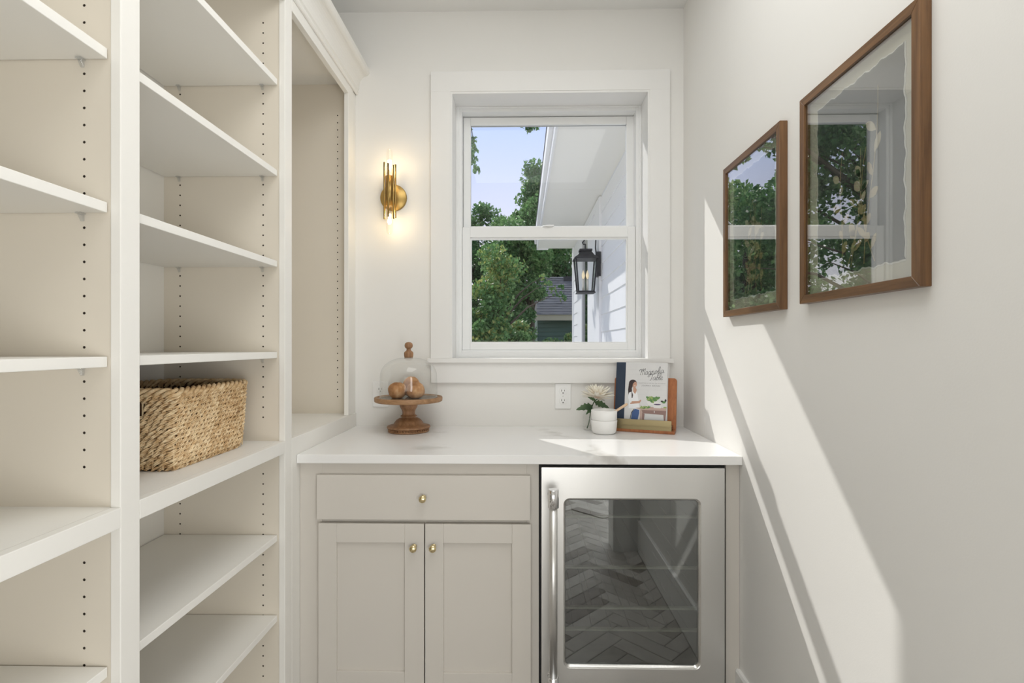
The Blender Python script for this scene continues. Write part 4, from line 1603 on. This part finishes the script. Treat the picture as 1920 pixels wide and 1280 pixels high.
rf = MB()
frust(rf, 0.125, lze - 0.012, 0.125, lze)
frust(rf, 0.125, lze, 0.085, lze + 0.03)
frust(rf, 0.085, lze + 0.03, 0.055, lzt - 0.02)
frust(rf, 0.066, lzt - 0.02, 0.066, lzt)
rf.build('roof', iron, la, 0.002)
bb = MB()
frust(bb, 0.098, lzb - 0.022, 0.085, lzb)
bb.build('base', iron, la, 0.002)
for a, b_ in ((-1, -1), (1, -1), (1, 1), (-1, 1)):
    MB().tube([(lxc + a * 0.080, LY + b_ * 0.080, lzb), (lxc + a * 0.108, LY + b_ * 0.108, lze - 0.01)], 0.0085, 6).build('corner_post', iron, la)
gl = []
for a, b_ in ((0, -1), (1, 0), (0, 1), (-1, 0)):
    q = MB()
    t_ = Vector((b_, a, 0))
    lo_, hi_ = Vector((lxc + a * 0.078, LY + b_ * 0.078, lzb)), Vector((lxc + a * 0.106, LY + b_ * 0.106, lze - 0.012))
    q.add([lo_ - t_ * 0.076, lo_ + t_ * 0.076, hi_ + t_ * 0.102, hi_ - t_ * 0.102], [(0, 1, 2, 3)])
    q.build('glass_pane', M['clearglass'], la)
cdl = plain('candle sleeve', (0.80, 0.76, 0.66), 0.6)
for dx in (-0.022, 0.022):
    MB().lathe([(0.011, 0.0), (0.011, 0.13)], (lxc + dx, LY, lzb), 12).build('candle_sleeve', cdl, la)
    MB().lathe([(0.006, 0.13), (0.015, 0.15), (0.018, 0.17), (0.010, 0.20), (0.001, 0.225)], (lxc + dx, LY, lzb), 12).build('bulb', plain('warm bulb', (0.9, 0.75, 0.5), 0.2, 0, emit=(1, .8, .5), estr=0.35), la)
ar = MB()
ar.tube([(XW - 0.04, LY, lzt - 0.10), (XW - 0.055, LY, lzt + 0.02), (XW - 0.05, LY, lzt + 0.13), (XW - 0.09, LY, lzt + 0.19), (lxc + 0.03, LY, lzt + 0.17), (lxc - 0.01, LY, lzt + 0.10), (lxc - 0.03, LY, lzt + 0.075), (lxc - 0.02, LY, lzt + 0.055), (lxc, LY, lzt + 0.06)], 0.007, 8)
ar.tube([(lxc, LY, lzt), (lxc, LY, lzt + 0.06)], 0.007, 8)
ar.tube([(XW - 0.04, LY, lze + 0.03), (lxc + 0.10, LY, lze + 0.02)], 0.008, 8)
ar.build('scroll_arm', iron, la)
_, bz1 = P_X(1125, 468, XW - 0.03)
_, bz0 = P_X(1125, 515, XW - 0.03)
MB().box(XW - 0.048, XW - 0.006, LY - 0.055, LY + 0.055, bz0, bz1).build('backplate', iron, la, 0.003)

# ------------------------------------------------------------------ neighbour's garage
gr = thing('neighbour_garage', (2.0, 19.0, GZ), 'small green garage with a grey shingle roof beyond the trees', 'garage')
gx = 0.42
shg = paint('weathered grey shingle', (0.105, 0.108, 0.115), 0.9, 12, 0.4, 0.25)
m_ = MB()
NC = 16
ez, rz_, ey, ry_ = H + 1.03, H + 2.62, 17.6, 20.2
for i in range(NC):
    f0, f1 = i / NC, (i + 1) / NC
    y0, y1, z0, z1 = ey + (ry_ - ey) * f0, ey + (ry_ - ey) * f1, ez + (rz_ - ez) * f0, ez + (rz_ - ez) * f1
    xs0 = gx + 0.06 + 0.14 * f0
    nx_ = 22
    for q in range(nx_):
        xa_, xb_ = xs0 + q * 0.22 + (0.1 if i % 2 else 0), xs0 + q * 0.22 + 0.21 + (0.1 if i % 2 else 0)
        up_ = 0.02 + 0.012 * random.random()
        m_.add([(xa_, y0, z0 + up_), (xb_, y0, z0 + up_), (xb_, y1, z1 + 0.005), (xa_, y1, z1 + 0.005), (xa_, y0, z0), (xb_, y0, z0)], [(0, 1, 2, 3), (4, 5, 1, 0)])
tag(m_.build('shingles', shg, gr), kind='stuff')
MB().prism([(ey - 0.05, ez - 0.01), (ry_, rz_ - 0.01), (ry_ + 2.6, ez - 0.01)], gx + 0.1, gx + 5, lambda a, q, h: (h, a, q)).build('roof', shg, gr)
MB().box(gx, gx + 5, ey - 0.02, ey + 0.04, ez - 0.20, ez + 0.0).build('fascia', paint('cream fascia', (0.55, 0.50, 0.38), 0.7), gr)
ggreen = paint('green clapboard', (0.085, 0.15, 0.12), 0.7, 20, 0.1, 0.1)
m_ = MB()
for i in range(18):
    z0 = GZ + i * 0.145
    m_.prism([(ey + 0.35, z0), (ey + 0.30, z0), (ey + 0.335, z0 + 0.145), (ey + 0.35, z0 + 0.145)], gx + 0.12, gx + 4.9, lambda a, q, h: (h, a, q))
tag(m_.build('clapboards', ggreen, gr), kind='stuff')
MB().box(gx + 0.1, gx + 0.12, ey + 0.3, ry_ + 2.3, GZ, ez).build('side_wall', ggreen, gr)
MB().box(gx + 1.15, gx + 1.45, ry_ - 0.35, ry_ - 0.1, rz_ - 0.25, rz_ - 0.02).build('roof_vent', iron, gr)
MB().box(gx - 1.3, gx - 0.05, ey - 0.4, ey + 0.6, GZ, H + 0.62).build('lean_to', paint('pale blue grey boards', (0.38, 0.42, 0.48), 0.8), gr)

# pale paving added to bounce light onto the soffit, and the lawn
pt = MB().box(-6, XW + 0.02, 2.56, 9.4, GZ - 0.1, GZ + 0.03).build('bounce_paving', paint('pale concrete', (0.80, 0.775, 0.72), 0.85, 20, 0.2, 0.06))
struct(pt, 'pale concrete paving added outside the window to bounce light onto the soffit', 'bounce_paving')
lw = MB().box(-40, 40, 9.4, 60, GZ - 0.1, GZ).build('lawn', paint('lawn green', (0.06, 0.11, 0.035), 0.9, 30, 0.5, 0.3))
struct(lw, 'green lawn of the yard below the window', 'lawn')

# ------------------------------------------------------------------ trees
lf1 = leafmat('leaf mid green', (0.065, 0.165, 0.05), (0.17, 0.335, 0.11), (0.36, 0.52, 0.22))
lf2 = leafmat('leaf deep green', (0.04, 0.12, 0.04), (0.11, 0.245, 0.085), (0.25, 0.40, 0.16))
lf3 = leafmat('leaf yellow green', (0.15, 0.23, 0.05), (0.32, 0.42, 0.12), (0.55, 0.50, 0.18))
bark = paint('bark', (0.10, 0.075, 0.055), 0.95, 30, 0.6, 0.3)


def leaves(name, centers, radii, per, size, mats, parent, squash=0.8):
    """a cloud of small bent leaves around the cluster centres"""
    C = np.repeat(np.array(centers), per, axis=0)
    Rr = np.repeat(np.array(radii), per)
    n = len(C)
    d = rng.normal(size=(n, 3))
    d /= np.linalg.norm(d, axis=1)[:, None]
    q = d * (Rr * rng.random(n) ** 0.45)[:, None]
    q[:, 2] *= squash
    pos = C + q
    a = rng.normal(size=(n, 3))
    a[:, 2] -= 0.35
    a /= np.linalg.norm(a, axis=1)[:, None]
    b = rng.normal(size=(n, 3))
    b[:, :2] *= 0.8
    b = np.cross(a, b)
    b /= np.linalg.norm(b, axis=1)[:, None]
    c = np.cross(a, b)
    s = size * (0.65 + 0.7 * rng.random(n))[:, None]
    v = np.empty((n, 4, 3))
    v[:, 0] = pos - a * s * 0.5
    v[:, 1] = pos + b * s * 0.34 + c * s * 0.10
    v[:, 2] = pos + a * s * 0.6
    v[:, 3] = pos - b * s * 0.34 + c * s * 0.10
    off = np.array(OFF[parent.name])
    v -= off
    me = bpy.data.meshes.new(name)
    me.vertices.add(4 * n)
    me.vertices.foreach_set('co', v.reshape(-1).astype(np.float32))
    me.loops.add(4 * n)
    me.loops.foreach_set('vertex_index', np.arange(4 * n, dtype=np.int32))
    me.polygons.add(n)
    me.polygons.foreach_set('loop_start', np.arange(0, 4 * n, 4, dtype=np.int32))
    me.polygons.foreach_set('loop_total', np.full(n, 4, dtype=np.int32))
    for m in mats:
        me.materials.append(m)
    cl_id = np.repeat(rng.random(len(centers)), per)
    mi = np.where(rng.random(n) * 0.5 + cl_id * 0.5 < 0.66, 0, 1).astype(np.int32)
    if len(mats) == 1:
        mi[:] = 0
    me.polygons.foreach_set('material_index', mi)
    me.update()
    me.validate()
    o = bpy.data.objects.new(name, me)
    COL.objects.link(o)
    o.parent = parent
    tag(o, kind='stuff')
    return o


def tree(base, top, blobs, label, n_cl, per, size, mats, trunk_r=0.16, name='tree', cl_r=(0.35, 0.75), group=None, low=0.0, extra=(), tips=()):
    """blobs: (centre, radii) ellipsoids that hold the crown's leaf clusters"""
    t = thing(name, (base[0], base[1], GZ), label, 'tree' if name == 'tree' else 'shrub', group)
    cs, rr = [], []
    vol = [b_[1][0] * b_[1][1] * b_[1][2] for b_ in blobs]
    for (c, r_), v_ in zip(blobs, vol):
        k_ = max(3, int(n_cl * v_ / sum(vol)))
        d = rng.normal(size=(k_, 3))
        d /= np.linalg.norm(d, axis=1)[:, None]
        q = d * (0.25 + 0.75 * rng.random(k_) ** 0.5)[:, None]
        for p in q:
            cs.append((c[0] + p[0] * r_[0], c[1] + p[1] * r_[1], max(GZ + 0.2, c[2] + p[2] * r_[2])))
            rr.append(random.uniform(*cl_r))
    for e in extra:
        cs.append(e[:3])
        rr.append(e[3])
    leaves('foliage', cs, rr, per, size, mats, t)
    if tips:
        leaves('foliage', [q[:3] for q in tips], [q[3] for q in tips], 22, 0.075, mats, t)
    bs_, tp = Vector((base[0], base[1], GZ)), Vector(top)
    tr = MB()
    pts = [bs_ + (tp - bs_) * f + Vector((0.12 * math.sin(f * 5), 0.1 * math.cos(f * 4), 0)) * f for f in [i / 7 for i in range(8)]]
    tr.tube(pts, [trunk_r * (1 - 0.8 * i / 7) for i in range(8)], 10)
    tr.build('trunk', bark, t)
    br = MB()
    ends = [cs[i] for i in range(0, len(cs), 2)] + [q[:3] for q in tips[::2] if low == 0.0]
    if low:
        for q in tips:
            br.tube([(q[0] - 0.25, q[1], q[2] + 0.9), (q[0] - 0.05, q[1], q[2] + 0.3), q[:3]], [0.008, 0.005, 0.003], 5)
    for c in ends:
        c = Vector(c)
        f = min(0.95, max(0.15, ((c.z - 0.6 - GZ) / max(0.5, tp.z - GZ)) * 0.8))
        p0 = bs_ + (tp - bs_) * f
        md = (p0 + c) / 2 + Vector((0, 0, 0.12 * (c - p0).length))
        L = (c - p0).length
        br.tube([p0, (p0 + md) / 2 + Vector((0, 0, .03)), md, (md + c) / 2 + Vector((0, 0, .04)), c], [0.014 + 0.012 * L, 0.013 + 0.008 * L, 0.010 + 0.005 * L, 0.008, 0.004], 5)
    br.build('branches', bark, t)
    return t


TG = 'leafy trees beyond the window'
tree((0.2, 15.5), (0.25, 15.5, 6.0),
     [((-0.05, 14.8, 3.9), (0.85, 1.1, 1.1)), ((0.35, 15.0, 4.9), (0.55, 1.0, 1.15)), ((-0.55, 14.6, 1.5), (0.85, 1.0, 1.3)), ((0.0, 14.9, 2.6), (0.6, 0.8, 0.6)), ((0.42, 15.2, 6.0), (0.22, 0.4, 0.5)), ((1.1, 15.0, 4.6), (0.5, .8, .9))],
     'broad bushy tree filling the middle of the window view beside the eave', 120, 330, 0.105, [lf1, lf2], 0.17, cl_r=(0.25, 0.5))
tree((-1.9, 20.0), (-1.7, 20.0, 6.0),
     [((-1.72, 19.5, 4.1), (1.05, 0.9, 2.0)), ((-2.0, 19.5, 5.7), (0.4, 0.6, 0.7)), ((-1.4, 19.2, 6.1), (0.3, 0.4, 0.4)), ((-1.7, 19.2, 1.4), (1.5, 0.9, 1.5))],
     'looser tree with gaps of sky in its top beyond the window', 90, 260, 0.11, [lf2, lf1], 0.15, cl_r=(0.22, 0.5))
tree((-0.6, 12.0), (-0.6, 12.0, 2.6),
     [((-0.75, 11.8, 1.5), (0.75, 0.6, 1.1)), ((-0.25, 12.2, 1.1), (0.42, 0.5, 0.8)), ((-0.5, 11.8, 2.9), (0.5, .5, .5))],
     'yellow green sapling standing in front of the bushy trees', 60, 300, 0.085, [lf1, lf3], 0.06, cl_r=(0.2, 0.4),
     tips=[(0.62, 12.2, 2.70, 0.10), (0.72, 12.2, 2.55, 0.13), (0.84, 12.2, 2.44, 0.12), (0.95, 12.2, 2.36, 0.10), (0.50, 12.2, 2.85, 0.12), (0.9, 12.2, 2.62, 0.08)])
tree((3.2, 25.0), (2.8, 25.0, 8.0),
     [((2.2, 24.5, 5.5), (1.8, 1.2, 2.6)), ((1.0, 25.5, 6.0), (1.2, 1.0, 2.6)), ((2.0, 26, 2.5), (2.5, 1.0, 2.0))],
     'dark tree rising behind the grey roofed garage', 120, 260, 0.16, [lf2], 0.25, cl_r=(0.4, 0.8))
tree((1.0, 13.2), (0.95, 13.2, 0.9), [((0.75, 13.2, 0.95), (0.3, 0.3, 0.75)), ((1.15, 13.1, 0.8), (0.3, 0.25, 0.7))],
     'low shrub growing in front of the green garage wall', 24, 260, 0.075, [lf1, lf3], 0.03, name='shrub', cl_r=(0.15, 0.3))
# a tall tree off to the side whose boughs reach into the view
ov = tree((-5.6, 9.5), (-5.2, 9.4, 7.5),
          [((-5.2, 9.2, 5.2), (1.9, 1.3, 1.9)), ((-6.6, 9.6, 4.2), (1.5, 1.2, 1.6)), ((-4.2, 9.4, 3.6), (1.0, 1.0, 1.0)), ((-4.6, 9.3, 1.4), (1.6, 1, 1.2)), ((-3.0, 9.6, 4.6), (1.2, 0.9, 1.4)), ((-2.8, 9.6, 2.0), (1.0, 0.8, 1.5)), ((-4.2, 8.9, 0.5), (2.2, 0.5, 0.9))],
          'tall spreading tree whose bough tips hang in at the top of the window', 130, 260, 0.105, [lf2, lf1], 0.22, cl_r=(0.3, 0.6),
          extra=[(-1.1, 8.5, 4.9, 0.3), (-0.9, 8.6, 5.2, 0.3)],
          tips=[(-0.80, 8.5, 4.60, 0.09), (-0.77, 8.5, 4.48, 0.09), (-0.81, 8.45, 4.36, 0.08), (-0.79, 8.45, 4.24, 0.09), (-0.74, 8.5, 4.12, 0.08), (0.12, 8.5, 4.76, 0.07), (0.22, 8.5, 4.80, 0.08), (0.03, 8.5, 4.85, 0.10), (0.15, 8.5, 4.9, 0.12)], low=1.0)
# the row of trees farther along the yard, mirrored in the picture glass
for i, (x, y, zt, lab) in enumerate(((-4.6, 14.4, 5.6, 'rounded tree standing behind the sapling toward the open yard'),
                                     (-8.6, 12.5, 6.2, 'dense tall tree mirrored in the picture glass'),
                                     (-9.4, 8.0, 5.6, 'spreading tree at the yard edge, mirrored in the picture glass'),
                                     (-7.0, 17.5, 7.0, 'tall airy tree at the far end of the yard'),
                                     (-13.6, 11.6, 6.5, 'outermost tree of the row along the yard'))):
    tree((x, y), (x, y, zt - 0.6), [((x, y, zt * 0.62), (1.5, 1.3, zt * 0.36)), ((x + 0.8, y, zt * 0.45), (1.2, 1.2, zt * 0.3)), ((x - 0.3, y, zt * 0.2), (1.6, 1.2, zt * 0.2))],
         lab, 90, 200, 0.13, [lf2, lf1] if i % 2 else [lf1, lf2], 0.18, cl_r=(0.35, 0.7))
